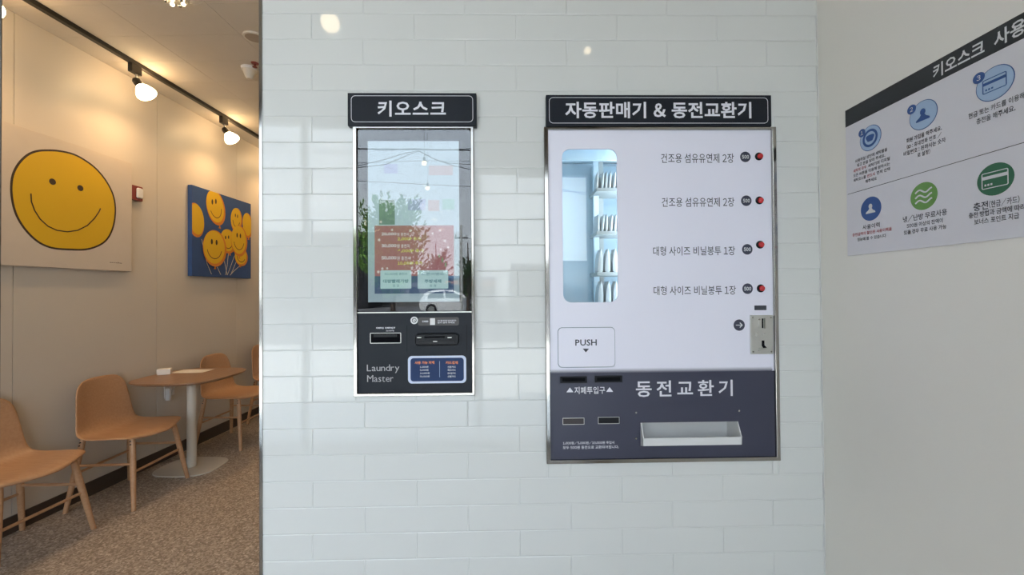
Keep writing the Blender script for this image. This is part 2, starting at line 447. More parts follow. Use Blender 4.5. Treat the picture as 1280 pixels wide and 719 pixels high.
p = Panel(T, 'payment_kiosk', (KB[0]+KB[1])/2, KB[2], 'narrow black payment kiosk with a tall touch screen and steel frame', 'kiosk')
fb = T.box(441.8, 158.5, 592.8, 495, .012)
fb = (fb[0], fb[1], fb[2], fb[3])
p.plate('frame', [rrect(*fb, .001), rrect(fb[0]+.011, fb[1]-.0085, fb[2]+.009, fb[3]-.006, .001)], .0005, .016, m_chrome, .0015)
inn = (fb[0]+.011, fb[1]-.0085, fb[2]+.009, fb[3]-.006)
zmid = T.pt(517, 390.5, .01)[1]
g0 = (inn[0], inn[1], zmid, inn[3])
p.box('cabinet', (KB[0]+.003, KB[1]-.003, KB[2]+.003, KB[3]-.003), -.25, -.003, m_blackm)
scr = p.rr('screen_bezel', g0, .012, -.002, .006, m_blackm)
disp = T.box(459.8, 176.3, 573.8, 377.5, .007); e_top = emat('display pale sky', (.35, .46, .52))
e_bg = emat('display background', (.25, .34, .37)); e_red = emat('display red', (.26, .085, .095)); e_navy = emat('display navy', (.02, .055, .12))
e_white = emat('display white', (.34, .50, .50)); e_txt = emat('display white text', (.62, .64, .66)); e_yel = emat('display yellow', (.50, .52, .06))
e_teal = emat('display dark text', (.06, .16, .19)); e_p1 = emat('display lilac tile', (.27, .33, .48)); e_p2 = emat('display peach tile', (.38, .34, .36)); e_p3 = emat('display mint tile', (.24, .42, .40))
e_gr = emat('display green tile', (.10, .17, .14)); e_fl = emat('display blossom', (.55, .5, .48)); e_leaf = emat('display leaf', (.10, .24, .09))
DI = p.box('display', disp, .006, .0066, e_bg)
def dbox(x0, y0, x1, y1, m, o=.0069, r=0, nm='screen_tile'): return p.rr(nm, T.box(x0, y0, x1, y1, .007), r, o-.0003, o, m, 0, DI)
p.box('sky_banner', T.box(459.8, 176.3, 573.8, 290, .007), .0063, .0067, e_top, 0, DI)
dbox(468.3, 282, 567.3, 345, e_red, nm='red_banner'); dbox(468.3, 345, 567.3, 367, e_navy, nm='navy_banner')
dbox(473.8, 250, 493.5, 281, e_gr); dbox(510, 249, 532, 263, e_p1); dbox(535, 250, 549, 264, e_p2); dbox(553, 249, 568, 262, e_p3)
dbox(480, 205, 497, 217, e_p1); dbox(536, 207, 566, 219, e_p2)
def dtext(s, x0, y0, x1, y1, m, bold=.0, o=.0074): p.text(s, T.box(x0, y0, x1, y1, .007), o, m, bold=bold, parent=DI)
dtext('20,000', 476.8, 290.8, 495.5, 294.8, e_txt, .02); dtext('원 충전시', 496.3, 291, 511, 295, e_txt)
dtext('2,000P 추가', 497, 296.4, 526, 301, e_yel, .02)
dtext('30,000', 476.8, 305.3, 495.5, 309.7, e_txt, .02); dtext('원 충전시', 496.3, 305.4, 512, 310, e_txt)
dtext('4,000P 추가', 497, 311.4, 530, 316, e_yel, .02)
dtext('50,000', 476.8, 320.4, 495.5, 325, e_txt, .02); dtext('원 충전시', 496.3, 320.5, 513, 325.4, e_txt)
dtext('10,000P 추가', 497, 326.8, 528, 331.5, e_yel, .02)
for (x0, x1, t1, t2, t3) in ((475.5, 514.2, '50,000원 충전시', '대량빨래가방', '증 정'), (522, 560.3, '오픈이벤트', '주방세제', '증 정')):
    dbox(x0, 338, x1, 361, e_white, .0072, .003, 'coupon'); c = (x0+x1)/2
    dtext(t1, c-14, 341, c+14, 344.3, e_teal, .01, .0077); dtext(t2, c-(16 if x0 < 500 else 10.5), 349.3, c+(16 if x0 < 500 else 10.5), 353.8, e_teal, .03, .0077)
    dtext(t3, c-4, 355.6, c+4, 359, e_teal, .0, .0077)
for (x, y, r) in ((473, 340, 2.3), (478, 336, 2), (484, 335.5, 1.7), (515, 335, 2.2), (513, 329.5, 1.5), (490, 287.5, 1.8), (513, 288.5, 2.2), (550, 288, 1.8), (474, 300, 2.2), (556, 301, 2.4), (560, 309, 2), (541, 292, 2), (551, 312, 1.8), (476, 277.5, 2), (562, 342, 1.6)):
    c = T.pt(x, y, .007); rr_ = r/425
    pts = [(c[0]+rr_*(.65+.35*math.cos(5*a))*math.cos(a), c[1]+rr_*(.65+.35*math.cos(5*a))*math.sin(a)) for a in [2*math.pi*i/30 for i in range(30)]]
    p.plate('blossom', [pts], .0070, .00725, e_fl, 0, DI)
for (x, y, s) in ((553, 325, 3.5), (557, 331, 3), (549, 320, 2.5)):
    c = T.pt(x, y, .007); p.plate('leaf_print', [circ(c[0], c[1], .002, 12, s/425)], .0070, .00725, e_leaf, 0, DI)
p.rr('glass_cover', g0, .012, .0082, .0092, m_kglass)
low = (inn[0], inn[1], inn[2], zmid-.0015)
p.rr('lower_panel', low, .001, 0, .010, m_kpanel, .0008)
p.box('seam_strip', (inn[0], inn[1], zmid-.0015, zmid+.0012), 0, .0105, m_steel)
pw = p.ring('bill_slot', T.box(462.6, 416.2, 501.2, 429.3, .011), .002, .0013, .010, .0115, m_steel)
p.rr('slot_mouth', T.box(463.8, 417.4, 500, 428.1, .011), .001, .0101, .0105, m_blackm, 0, pw)
p.box('slot_lip', T.box(467, 418.3, 496, 421.5, .011), .0105, .0118, m_black, 0, pw)
def kt(s, x0, y0, x1, y1, m=m_ink, bold=0, par=None, o=.0103): p.text(s, T.box(x0, y0, x1, y1, .010), o, m, bold=bold, parent=par)
kt('지폐투입', 470, 409, 479.5, 411.3, bold=.02); kt('지폐투입구', 481, 408.8, 494, 411.2, bold=.02); kt('10,000원', 482.5, 412.6, 492.5, 414.4)
m_grey = mat('grey lettering', (.36, .36, .38), .5)
kt('Laundry', 458.6, 455.8, 499.3, 466.6, m_grey); kt('Master', 459, 469, 491.8, 477.5, m_grey)
# card reader
rb = T.box(518.3, 417, 573.5, 432.3, .02)
cr_ = p.rr('card_reader', rb, .012, .010, .021, m_black, .003)
p.box('card_slot', T.box(530, 420.6, 556, 422.6, .022), .0208, .0213, m_blackm, 0, cr_)
p.rr('card_ramp', T.box(523, 426, 569, 430.5, .022), .004, .0208, .0225, m_black, .0007, cr_)
for x in (524, 544, 562): p.box('marking', T.box(x-2.5, 421.7+(x == 544)*4.8, x+2.5, 422.5+(x == 544)*4.8, .022), .0212, .0229, m_steel, 0, cr_)
for x in (508.8, 583.5): p.box('panel_groove', T.box(x-.2, 407, x+.2, 440, .010), .0100, .0102, m_blackm)
c = T.pt(517.8, 400.6, .01)
bd = p.plate('badge', [circ(*c, .0108)], .0101, .0105, m_white, 0)
p.plate('badge_ring', [circ(*c, .0068, 24), circ(*c, .0050, 24)], .0105, .0108, m_kpanel, 0, bd)
p.plate('badge_mark', [stroke([(c[0]-.002, c[1]+.003), (c[0]+.0005, c[1]-.001), (c[0]+.004, c[1]-.003)], .0014)], .0105, .0109, m_kpanel, 0, bd)
pl = p.rr('card_notice', T.box(522.5, 396.8, 573.7, 407, .01), .006, .0101, .0104, mat('brown grey strip', (.05, .045, .045), .4))
kt('CARD', 527.8, 400.8, 535.3, 403, bold=.03, par=pl, o=.0107); kt('카드를 방향에 맞게 끝까지', 547, 399.8, 570, 402, bold=.01, par=pl, o=.0107); kt('밀어 넣어 주세요', 547, 402.4, 568.5, 404.4, bold=.01, par=pl, o=.0107)
cb = T.box(537.6, 398, 543.8, 406.3, .01); ci = p.rr('card_symbol', cb, .001, .0104, .0108, m_white, 0, pl)
lb = p.rr('price_label', T.box(510, 444.8, 582.8, 479.2, .01), .012, .0101, .0106, mat('pale label border', (.58, .64, .80), .4), 0)
p.rr('label_field', T.box(513.2, 447.5, 579.8, 476.6, .01), .009, .0106, .0109, mat('blue label field', (.02, .042, .12), .5, spec=.2), 0, lb)
m_or = mat('orange print', (.80, .25, .09), .5)
kt('사용 가능 지폐', 518.6, 451.5, 543, 455.2, m_or, .03, lb, .0112); kt('카드결제', 557.3, 451.5, 572.3, 455.2, m_or, .03, lb, .0112)
for i, (a, b_) in enumerate((('1,000원', '신용카드'), ('5,000원', '체크카드'), ('10,000원', '모바일카드'), ('50,000원', '선불카드'))):
    yy = 457.5+3.95*i; kt(a, 525, yy, 535.5 if i < 2 else 537, yy+2.5, m_pwhite, .01, lb, .0112); kt(b_, 559.5, yy, 569.8, yy+2.5, m_pwhite, .01, lb, .0112)
p.box('divider', T.box(549.4, 451.5, 549.8, 471.5, .01), .0109, .0112, m_pale, 0, lb)

# ================================================================== VENDING MACHINE AND ITS SIGN
b = T.box(682.7, 118.8, 964.2, 157.8, .02)
p = Panel(T, 'sign_board', (b[0]+b[1])/2, b[2], 'long charcoal sign board with an ampersand above the vending machine', 'sign')
p.rr('board', b, .001, .0005, .020, m_sign, .0006)
p.ring('border_line', T.box(686.3, 122, 960, 154.3, .02), .012, .0014, .0203, .0206, m_ink)
p.text('자동판매기 & 동전교환기', T.box(706.5, 127.5, 939, 148, .02), .0207, m_ink, bold=.024)

p = Panel(T, 'vending_machine', (VB[0]+VB[1])/2, VB[2], 'white and slate vending and coin changing machine set in the tiled wall', 'vending machine')
fb = T.box(681.6, 159, 972.2, 577.8, .014)
inn = (fb[0]+.012, fb[1]-.012, fb[2]+.011, fb[3]-.0075)
p.plate('frame', [rrect(*fb, .001), rrect(*inn, .001)], .0005, .018, m_chrome, .0015)
PO = .010
win = T.box(703.3, 186.2, 772, 378, PO)
zsp = T.pt(826, 465, PO)[1]
tr_in = T.box(801.5, 527.8, 921.5, 556.5, PO)
p.plate('front_panel', [rrect(inn[0], inn[1], zsp, inn[3], .0005), rrect(*win, .024)], .004, PO, m_vwhite, .0004)
lowp = (inn[0], inn[1], inn[2], zsp)
bill = [T.box(700, 470.5, 733.5, 478.6, PO), T.box(743.2, 469.5, 777.3, 477.8, PO)]
sl = [T.box(703.3, 522.5, 730.3, 530.8, PO), T.box(747.5, 521.3, 774.2, 529.8, PO)]
lp = p.plate('lower_panel', [rrect(*lowp, .0005), rrect(*tr_in, .002)], .004, PO, m_vdark, .0004)
# halftone edge
bm = bmesh.new(); n = 104; wd = (inn[1]-inn[0]-.006)/n
for row in range(4):
    rr_ = (.0026, .0021, .0016, .0011)[row]
    for i in range(n):
        x = inn[0]+.003+wd*(i+(.5 if row % 2 else 0)); z = zsp+.001+row*.0031
        vs = [bm.verts.new((x+rr_*math.cos(a), -PO-.0002, z+rr_*math.sin(a))) for a in [math.pi/3*q for q in range(6)]]
        bm.faces.new(vs)
o = p.put('dot_pattern', bm_mesh(bm), m_vdark); o['kind'] = 'stuff'
# display cabinet behind the window
wx0, wx1, wz0, wz1 = win[0]-.012, win[1]+.10, win[2]-.03, win[3]+.02
dp = -.20
bm = bmesh.new(); th = .004
add_box(bm, (wx0, -dp, wz0), (wx1, -dp+th, wz1)); add_box(bm, (wx0-th, -.002, wz0), (wx0, -dp, wz1)); add_box(bm, (wx1, -.002, wz0), (wx1+th, -dp, wz1))
add_box(bm, (wx0, -.002, wz1), (wx1, -dp, wz1+th)); add_box(bm, (wx0, -.002, wz0-th), (wx1, -dp, wz0))
p.put('display_cabinet', bm_mesh(bm), m_cabin)
p.rr('window_glass', (win[0]-.004, win[1]+.004, win[2]-.004, win[3]+.004), .02, .001, .0035, m_glass)
bx = T.box(703, 186, 775, 200, -.03)
p.box('header_rail', (wx0, wx1, bx[2], bx[3]+.03), -.045, -.03, m_cabin)
xs = T.pt(743, 300, -.06)[0]
p.box('darkening_sheet', (T.pt(746, 300, -.1)[0], wx1-.002, wz0+.002, wz1-.02), -.165, -.16, mat('blue grey darkening sheet', (.26, .36, .44), .5))  # sheet added behind the shelves, its colour darkens the back wall there
p.box('rack_post', (T.pt(744, 300, -.07)[0], T.pt(750.5, 300, -.07)[0], wz0, wz1-.012), -.10, -.085, m_cabin)
p.box('rack_post', (T.pt(752.5, 300, -.09)[0], T.pt(758, 300, -.09)[0], wz0, wz1-.012), -.14, -.125, m_shelf)
shelf_y = [236, 289.5, 340.5, 381]
shz = []
for i, sy in enumerate(shelf_y):
    z = T.pt(757, sy, -.04)[1]; shz.append(z)
    p.box('shelf', (xs, wx1-.001, z-.011, z), -.13, -.028, m_shelf, .0015)
# inner lamp of the cabinet, shining down the display
la = bpy.data.lights.new('cabinet_lamp', 'AREA'); la.energy = 1.6; la.shape = 'RECTANGLE'; la.size = .03; la.size_y = .42; la.color = (.80, .93, 1)
lo = bpy.data.objects.new('cabinet_lamp', la); C.objects.link(lo); lo.location = T.world(wx1-.012, -.018, (wz0+wz1)/2); lo.rotation_euler = (math.pi/2, 0, TW+math.radians(70))
# goods on the shelves
def packet(w, d, h, name, label, grp, loc, tilt=0, src=None):
    if src: o = src.copy(); C.objects.link(o)
    else:
        bm = bmesh.new(); n = 8
        # a pouch: thick at the foot, pinched to a crimp at the top
        rings = []
        for (t, k_) in ((0, .7), (.06, 1), (.5, .9), (.82, .55), (.93, .16), (1, .12)):
            rings.append([bm.verts.new((sx_*w/2*k_, sy_*d/2*(1 if t < .9 else .96), t*h)) for sx_, sy_ in ((-1, -1), (-.3, -1.04), (.3, -1.04), (1, -1), (1, 1), (-1, 1))])
        for r1, r2 in zip(rings, rings[1:]):
            for k_ in range(6): bm.faces.new((r1[k_], r1[(k_+1) % 6], r2[(k_+1) % 6], r2[k_]))
        bm.faces.new(rings[0][::-1]); bm.faces.new(rings[-1])
        o = link(name, bm_mesh(bm, smooth_angle=60), m_pack)
    o.location = loc; o.rotation_euler = (0, tilt, TW+random.uniform(-.08, .08)); tag(o, label, name.split('_')[-1], grp)
    return o
src = None
pos_lab = ['nearest the left end of', 'second along', 'third along', 'fourth along', 'fifth along', 'sixth along', 'seventh along']
for row in range(2):
    for j in range(7):
        x = T.pt(745.5+5.2*j, 225, -.05)[0]
        tilt = random.uniform(0, .14) if j < 6 else .03
        nm = 'thin white softener packet, %s the %s shelf of the machine' % (pos_lab[j], 'top' if row == 0 else 'second')
        o = packet(.0065, .055, .052-(row*.004), 'softener_packet', nm, 'thin softener packets in the vending window', T.world(x, -.062, shz[row]+.0005), tilt, src)
        if src is None: src = o
src = None
for row in (2, 3):
    for j in range(4):
        x = T.pt(749+9.6*j, 325, -.05)[0]
        nm = 'thick white bag roll, %s the %s shelf of the machine' % (pos_lab[j], 'third' if row == 2 else 'bottom')
        o = packet(.017, .05, .071 if row == 2 else .06, 'bag_pack', nm, 'thick bag packs in the vending window', T.world(x, -.06, shz[row]+.0005), random.uniform(-.02, .07), src)
        if src is None: src = o
def vt(s, x0, y0, x1, y1, m=m_vink, bold=0, par=None, o=PO+.0003, **k): p.text(s, T.box(x0, y0, x1, y1, PO), o, m, bold=bold, parent=par, **k)
vt('건조용 섬유유연제 2장', 826.3, 192, 917.2, 203.8, bold=.004); vt('건조용 섬유유연제 2장', 827.2, 247, 917.8, 258.6, bold=.004)
vt('대형 사이즈 비닐봉투 1장', 816.3, 308, 918.7, 319.4, bold=.004); vt('대형 사이즈 비닐봉투 1장', 817, 357.4, 919.8, 368.8, bold=.004)
for (cx, cy), (bx_, by_) in zip(((931.6, 196.2), (932.8, 251), (934, 311.8), (934.4, 361)), ((948.3, 195.8), (949, 250.7), (949.8, 306), (950.6, 360.6))):
    c = T.pt(cx, cy, PO); d = p.plate('coin_mark', [circ(*c, .0157)], PO+.0001, PO+.0005, m_vdark)
    vt('500', cx-4.4, cy-2.4, cx+4.4, cy+2.4, m_pwhite, .03, d, PO+.0008)
    c = T.pt(bx_, by_, PO); ring = p.plate('button', [circ(*c, .0118)], PO, PO+.003, m_black, .001)
    me = lathe([(.0082, 0), (.0082, .002), (.0075, .004), (.0055, .0055), (.0025, .0062), (0, .0064)], 20); me.transform(Matrix.Translation((c[0]+.0022, -PO-.003, c[1])) @ ROT)
    p.put('button_cap', me, m_red, ring)
p.rr('coin_display', T.box(943, 382, 957.8, 387.8, PO), .001, PO, PO+.001, m_vink)
c = T.pt(923.9, 406.5, PO); d = p.plate('arrow_mark', [circ(*c, .0168)], PO+.0001, PO+.0005, m_vdark)
ax, az = c; p.plate('arrow', [[(ax-.010, az-.0011), (ax+.006, az-.0011), (ax+.001, az-.0062), (ax+.003, az-.0078), (ax+.0108, az), (ax+.003, az+.0078), (ax+.001, az+.0062), (ax+.006, az+.0011), (ax-.010, az+.0011)]], PO+.0005, PO+.0009, m_pwhite, 0, d)
cm = p.rr('coin_acceptor', T.box(937.3, 394, 965.6, 442.6, PO), .002, PO, PO+.004, m_steel, .001)
for x, y in ((940, 397), (962.5, 397), (940.5, 439.5), (963, 439.5)):
    c = T.pt(x, y, PO); p.plate('screw', [circ(*c, .0022, 12)], PO+.004, PO+.0055, m_chrome, .0005, cm)
p.rr('coin_slot', T.box(951.2, 398, 953, 410.3, PO), .001, PO+.0041, PO+.0044, m_blackm, 0, cm)
p.rr('slot_guard', T.box(953.4, 397.6, 955, 410.6, PO), .001, PO+.004, PO+.008, m_chrome, .0005, cm)
p.rr('slot_guard', T.box(947.3, 399.5, 948.3, 409.5, PO), .001, PO+.004, PO+.006, m_steel, .0005, cm)
c = T.pt(948, 399.5, PO); p.plate('screw', [circ(*c, .0028, 12)], PO+.004, PO+.006, m_chrome, .0005, cm)
for x in (943.5, 952.5): p.rr('return_lever', T.box(x, 416, x+3.6, 420.5, PO), .001, PO+.004, PO+.0065, m_steel, .0008, cm)
q = [T.pt(a, b_, PO) for a, b_ in ((951, 425.5), (954.3, 425.5), (954.5, 431.5), (957.5, 434.5), (953, 435), (951, 432))]
p.plate('return_mouth', [[(a, b_) for a, b_ in q][::-1]], PO+.0041, PO+.0045, m_blackm, 0, cm)
p.rr('return_lip', T.box(946.5, 435.2, 957.5, 438.4, PO), .002, PO+.004, PO+.009, m_steel, .001, cm)
# flap
fbx = T.box(697.8, 409.8, 768.2, 458.6, PO)
p.rr('flap_shadow_gap', (fbx[0]-.0015, fbx[1]+.0015, fbx[2]-.0022, fbx[3]+.0015), .013, PO+.0001, PO+.0004, mat('grey green gap', (.16, .22, .24), .6))
fl = p.rr('flap', fbx, .012, PO+.0004, PO+.0035, m_vwhite, .001)
vt('PUSH', 718.8, 424.2, 745.6, 432, m_vink, .018, fl, PO+.0038)
c = [T.pt(a, b_, PO) for a, b_ in ((728.2, 435.8), (735.9, 435.8), (732, 440.4))]; p.plate('triangle', [c[::-1]], PO+.0035, PO+.0039, m_vink, 0, fl)
# slots
for i, bb in enumerate(bill):
    o = p.rr('bill_slot', bb, .001, PO, PO+.005, m_black, .001, lp)
    p.box('slot_mouth', (bb[0]+.006, bb[1]-.006, bb[2]+.005, bb[3]-.004), PO+.0049, PO+.0053, m_blackm, 0, o)
for i, bb in enumerate(sl):
    o = p.ring('return_slot', bb, .0005, .0012, PO, PO+.0015, m_steel, 0, lp)
    p.box('slot_mouth', (bb[0]+.001, bb[1]-.001, bb[2]+.001, bb[3]-.001), PO, PO+.0006, m_black if i else mat('brown shutter', (.035, .028, .032), .5), 0, o)
vt('▲', 708, 484.5, 716.8, 490.5, m_ink, 0, lp); vt('▲', 757.6, 484, 766.4, 490, m_ink, 0, lp)
vt('지폐투입구', 718, 483.5, 756.3, 492.6, m_ink, .01, lp)
vt('동전교환기', 794.8, 475.4, 915.8, 495.8, m_ink, .016, lp, spacing=1.2)
vt('1,000원/5,000원/10,000원 투입시', 703.6, 551.8, 767.8, 555.6, m_ink, .01, lp); vt('모두 500원 동전으로 교환되어집니다.', 703.6, 557.2, 773.6, 561.2, m_ink, .01, lp)
for x, y in ((795, 515.8), (923.6, 513.6), (795, 548.2)):
    c = T.pt(x, y, PO); p.plate('screw', [circ(*c, .003, 12)], PO, PO+.002, m_chrome, .0006, lp)
# coin tray: a scoop let into the panel
tx0, tx1, tz0, tz1 = tr_in; bk = -.045; ft = .032; t_ = .003
tray = p.box('tray_back', (tx0-.02, tx1+.001, tz0, tz1), bk-.003, bk, m_white)
zl = T.pt(860, 547, .03)[1]; zb = T.pt(860, 557, .03)[1]
def side(x):
    bm = bmesh.new(); pr = [(bk, tz0), (bk, tz1), (PO+.002, tz1), (ft, zl), (ft-.002, zb), (PO, tz0)]
    a = [bm.verts.new((x, -o_, z)) for o_, z in pr]; b2 = [bm.verts.new((x+t_, -o_, z)) for o_, z in pr]
    bm.faces.new(a); bm.faces.new(b2[::-1])
    for i in range(len(pr)): bm.faces.new((a[i], a[(i+1) % len(pr)], b2[(i+1) % len(pr)], b2[i]))
    return bm_mesh(bm)
p.put('tray_side', side(tx0-.002), m_white, tray); p.put('tray_side', side(tx1-.001), m_white, tray)
bm = bmesh.new(); pr = [(bk, tz0), (PO, tz0), (ft-.002, zb), (ft, zl), (ft-.003, zl), (ft-.005, zb+.003), (PO, tz0+.003), (bk, tz0+.003)]
a = [bm.verts.new((tx0-.002, -o_, z)) for o_, z in pr]; b2 = [bm.verts.new((tx1+.002, -o_, z)) for o_, z in pr]
bm.faces.new(a); bm.faces.new(b2[::-1])
for i in range(len(pr)): bm.faces.new((a[i], a[(i+1) % len(pr)], b2[(i+1) % len(pr)], b2[i]))
p.put('tray_lip', bm_mesh(bm), m_white, tray)
# body in the wall round the cabinet
bm = bmesh.new(); q = (VB[0]+.003, VB[1]-.003, VB[2]+.003, VB[3]-.003)
add_box(bm, (q[0], 0.26, q[2]), (q[1], .264, q[3])); add_box(bm, (q[0], 0, q[2]), (q[0]+.003, .26, q[3])); add_box(bm, (q[1]-.003, 0, q[2]), (q[1], .26, q[3]))
add_box(bm, (q[0], 0, q[3]-.003), (q[1], .26, q[3])); add_box(bm, (q[0], 0, q[2]), (q[1], .26, q[2]+.003))
p.put('housing', bm_mesh(bm), m_steel)

# ================================================================== POSTER ON THE RIGHT WALL
tl = R.pt(1058.5, 138.6); bl = R.pt(1062.5, 320)
pr_ = (tl[0], tl[0]+.68, (R.pt(1280, 296)[1]+bl[1])/2, (R.pt(1280, 17)[1]+tl[1])/2)
hz = (R.pt(1059, 159)[1]+R.pt(1280, 49.8)[1])/2; dz = (R.pt(1061, 243.7)[1]+R.pt(1280, 178.5)[1])/2
p = Panel(R, 'instruction_poster', pr_[0]+.34, pr_[2], 'white instruction poster with black header and round icons on the right wall', 'poster')
bd = p.box('poster_sheet', pr_, .0005, .004, m_poster)
p.box('header_band', (pr_[0], pr_[1], hz, pr_[3]), .004, .0043, m_pdark)
p.box('divider', (pr_[0]+.004, pr_[1]-.004, dz-.0006, dz+.0006), .004, .0043, m_pdark)
PZ = .0046
def at(px, py): return R.pt(px, py, .004)
def tline(s, a0, a1, zc, h, m=m_vink, bold=0.):
    bold = max(bold, .012); return p.text(s, (a0, a1, zc-h/2, zc+h/2), PZ, m, bold=bold)
zt_ = (hz+pr_[3])/2
a0, a1 = at(1166.5, 88)[0], at(1283, 40)[0]
tline('키오스크  사용', a0, a1, zt_, .030, m_pwhite, .022)
def disc(c, r, m, o0=.0041, o1=.0044, n=36, parent=None, nm='icon_disc'): return p.plate(nm, [circ(c[0], c[1], r, n)], o0, o1, m, 0, parent)
def person(c, s, m, par):
    p.plate('person_head', [circ(c[0], c[1]+s*.42, s*.36, 24, s*.44)], .0049, .0052, m, 0, par)
    pts = [(-1, -.75), (-.95, -.5), (-.45, -.2), (-.28, .05), (.28, .05), (.45, -.2), (.95, -.5), (1, -.75)]
    p.plate('person_shoulders', [[(c[0]+x*s*.95, c[1]+z*s) for x, z in pts][::-1]], .0049, .0052, m, 0, par)
def card(c, w, h, line, fillm, par):
    b4 = (c[0]-w/2, c[0]+w/2, c[1]-h/2, c[1]+h/2)
    p.ring('card_outline', b4, .003, .0016, .0049, .0052, line, 0, par)
    p.box('card_stripe', (b4[0]+.001, b4[1]-.001, c[1]+h*.08, c[1]+h*.28), .0049, .0052, line, 0, par)
    for i in range(3): p.box('card_digit', (b4[0]+.005+i*.005, b4[0]+.008+i*.005, c[1]-h*.32, c[1]-h*.2), .0049, .0052, line, 0, par)
# the columns: centre along the wall from the icon discs
RI = .0355
ic = [at(1088, 172.5), at(1154, 143.6), at(1243.5, 104)]
lc = [at(1088.6, 261), at(1154.7, 245.2), at(1244, 224)]
nb = [at(1077.8, 166.5), at(1140, 137), at(1224, 97.6)]
for i, c in enumerate(ic):
    d = disc(c, RI*.90, m_navy); disc(c, RI*.86, m_pale, .0044, .0048, parent=d, nm='icon_field')
    n_ = disc(nb[i], .0105, m_navy, .0044, .0051, parent=d, nm='number_disc')
    p.text(str(i+1), (nb[i][0]-.0025, nb[i][0]+.0025, nb[i][1]-.005, nb[i][1]+.005), .0053, m_pwhite, .01, parent=d, keep=True)
    if i == 0:
        p.plate('washer_ring', [circ(*c, .0225, 30), circ(*c, .0165, 30)], .0049, .0052, m_navy, 0, d)
        p.plate('washer_load', [[(c[0]+.0115*math.cos(a)*(1+.18*math.sin(3*a)), c[1]+.0105*math.sin(a)*(1+.2*math.cos(2*a))) for a in [2*math.pi*q/30 for q in range(30)]]], .0049, .0052, m_navy, 0, d)
    if i == 1: person(c, .0165, m_navy, d)
    if i == 2: card(c, .040, .027, m_navy, m_pale, d)
for i, c in enumerate(lc):
    d = disc(c, .0305, (m_navy, m_pgreen, m_dgreen)[i])
    if i == 0: person(c, .015, m_pwhite, d)
    if i == 1:
        for k in (-1, 0, 1):
            w_ = [(c[0]-.019+.038*t/16, c[1]+k*.0115+.0035*math.sin(t/16*2*math.pi*1.35-.6)) for t in range(17)]
            p.plate('wave_line', [stroke(w_, .0034)[::-1]], .0045, .0049, m_pwhite, 0, d)
    if i == 2: card(c, .044, .031, m_pwhite, m_dgreen, d)
# text blocks: each line centred on its column
def block(col, rows):
    for (s, yc, w, h, m, bold) in rows:
        ac = col[0]; z = zat(col, yc)
        tline(s, ac-w/2, ac+w/2, z, h, m, bold)
def pxat(a):  # pixel column of a place along the right wall
    v = R.world(a, .004, H) - Vector((0, 0, H)); return 640+FPX*v.dot(RT)/v.dot(fw)
def zat(col, yc): return at(pxat(col[0]), yc)[1]
def wd_(x0, x1, y): return at(x1, y)[0]-at(x0, y)[0]
block(ic[0], [('사용하실 상단에 세탁물을', 193.5, wd_(1068.5, 1108.7, 193), .0088, m_vink, 0), ('넣고 문을 닫아 주세요.', 199.6, wd_(1070.5, 1105.5, 193), .0088, m_vink, 0),
              ('모든 버튼을 이용해 원하시는', 211.8, wd_(1066, 1111.7, 193), .0088, m_vink, 0), ('해주세요', 224.3, wd_(1080.4, 1094.5, 193), .0088, m_vink, 0)])
z3, z5 = zat(ic[0], 205.6), zat(ic[0], 218)
w3 = wd_(1066, 1111.7, 205); a = ic[0][0]-w3/2
tline('세탁의 경우', a, a+w3*.38, z3, .0088, m_pred); tline('세탁기의 디지털', a+w3*.43, a+w3, z3, .0088)
tline('세탁코스를', a, a+w3*.36, z5, .0088); tline('반드시', a+w3*.40, a+w3*.61, z5, .0088, m_pred); tline('먼저 선택', a+w3*.66, a+w3, z5, .0088)
block(ic[1], [('회원 가입을 해주세요.', 167, wd_(1131, 1175.2, 166), .0105, m_vink, 0), ('(ID : 휴대전화 번호 /', 175.2, wd_(1132.7, 1176, 175), .0105, m_vink, 0),
              ('비밀번호 : 원하시는 숫자', 183, wd_(1128, 1180.6, 183), .0105, m_vink, 0), ('로 설정)', 190.6, wd_(1146, 1162, 189), .0105, m_vink, 0)])
block(ic[2], [('현금 또는 카드를 이용해', 131.3, wd_(1208.6, 1279, 131), .0115, m_vink, .004), ('충전을 해주세요.', 142.2, wd_(1218.5, 1267.4, 141), .0115, m_vink, .004)])
block(lc[0], [('사용이력', 282.5, wd_(1078.3, 1099.7, 282), .0125, m_vink, .01), ('충전금액과 할인된 사용이력을', 290, wd_(1065, 1114, 290), .0090, m_pred, 0), ('한눈에 볼 수 있습니다', 297, wd_(1071.7, 1107.6, 297), .0090, m_vink, 0)])
block(lc[1], [('냉/난방 무료사용', 269.6, wd_(1128.5, 1183.6, 269), .0145, m_vink, .01), ('500원 이상의 잔액이', 279, wd_(1133, 1178, 279), .0100, m_vink, 0), ('있을 경우 무료 사용 가능', 287, wd_(1129, 1182, 286), .0100, m_vink, 0)])
block(lc[2], [('충전 방법과 금액에 따라', 264, wd_(1209.5, 1280.5, 264), .0115, m_vink, .004), ('보너스 포인트 지급', 273.5, wd_(1216.7, 1272.8, 273), .0115, m_vink, .004)])
w_ = wd_(1216, 1273.7, 254); z = zat(lc[2], 254); tline('충전', lc[2][0]-w_/2, lc[2][0]-w_/2+w_*.34, z, .0165, m_vink, .014); tline('(현금/카드)', lc[2][0]-w_/2+w_*.36, lc[2][0]+w_/2, z, .0140, m_vink, .005)

# ================================================================== LEFT ROOM: pictures, alarm, outlet
pb = (2.284, 3.12, 1.577, 2.412)
p = Panel(L, 'canvas_picture', (pb[0]+pb[1])/2, pb[2], 'square canvas of one large hand drawn yellow smiling face on white', 'picture')
p.box('canvas', pb, .001, .030, m_canvas, .002)
SC = pb[1]-pb[0]; cx, cz = (pb[0]+pb[1])/2, (pb[2]+pb[3])/2
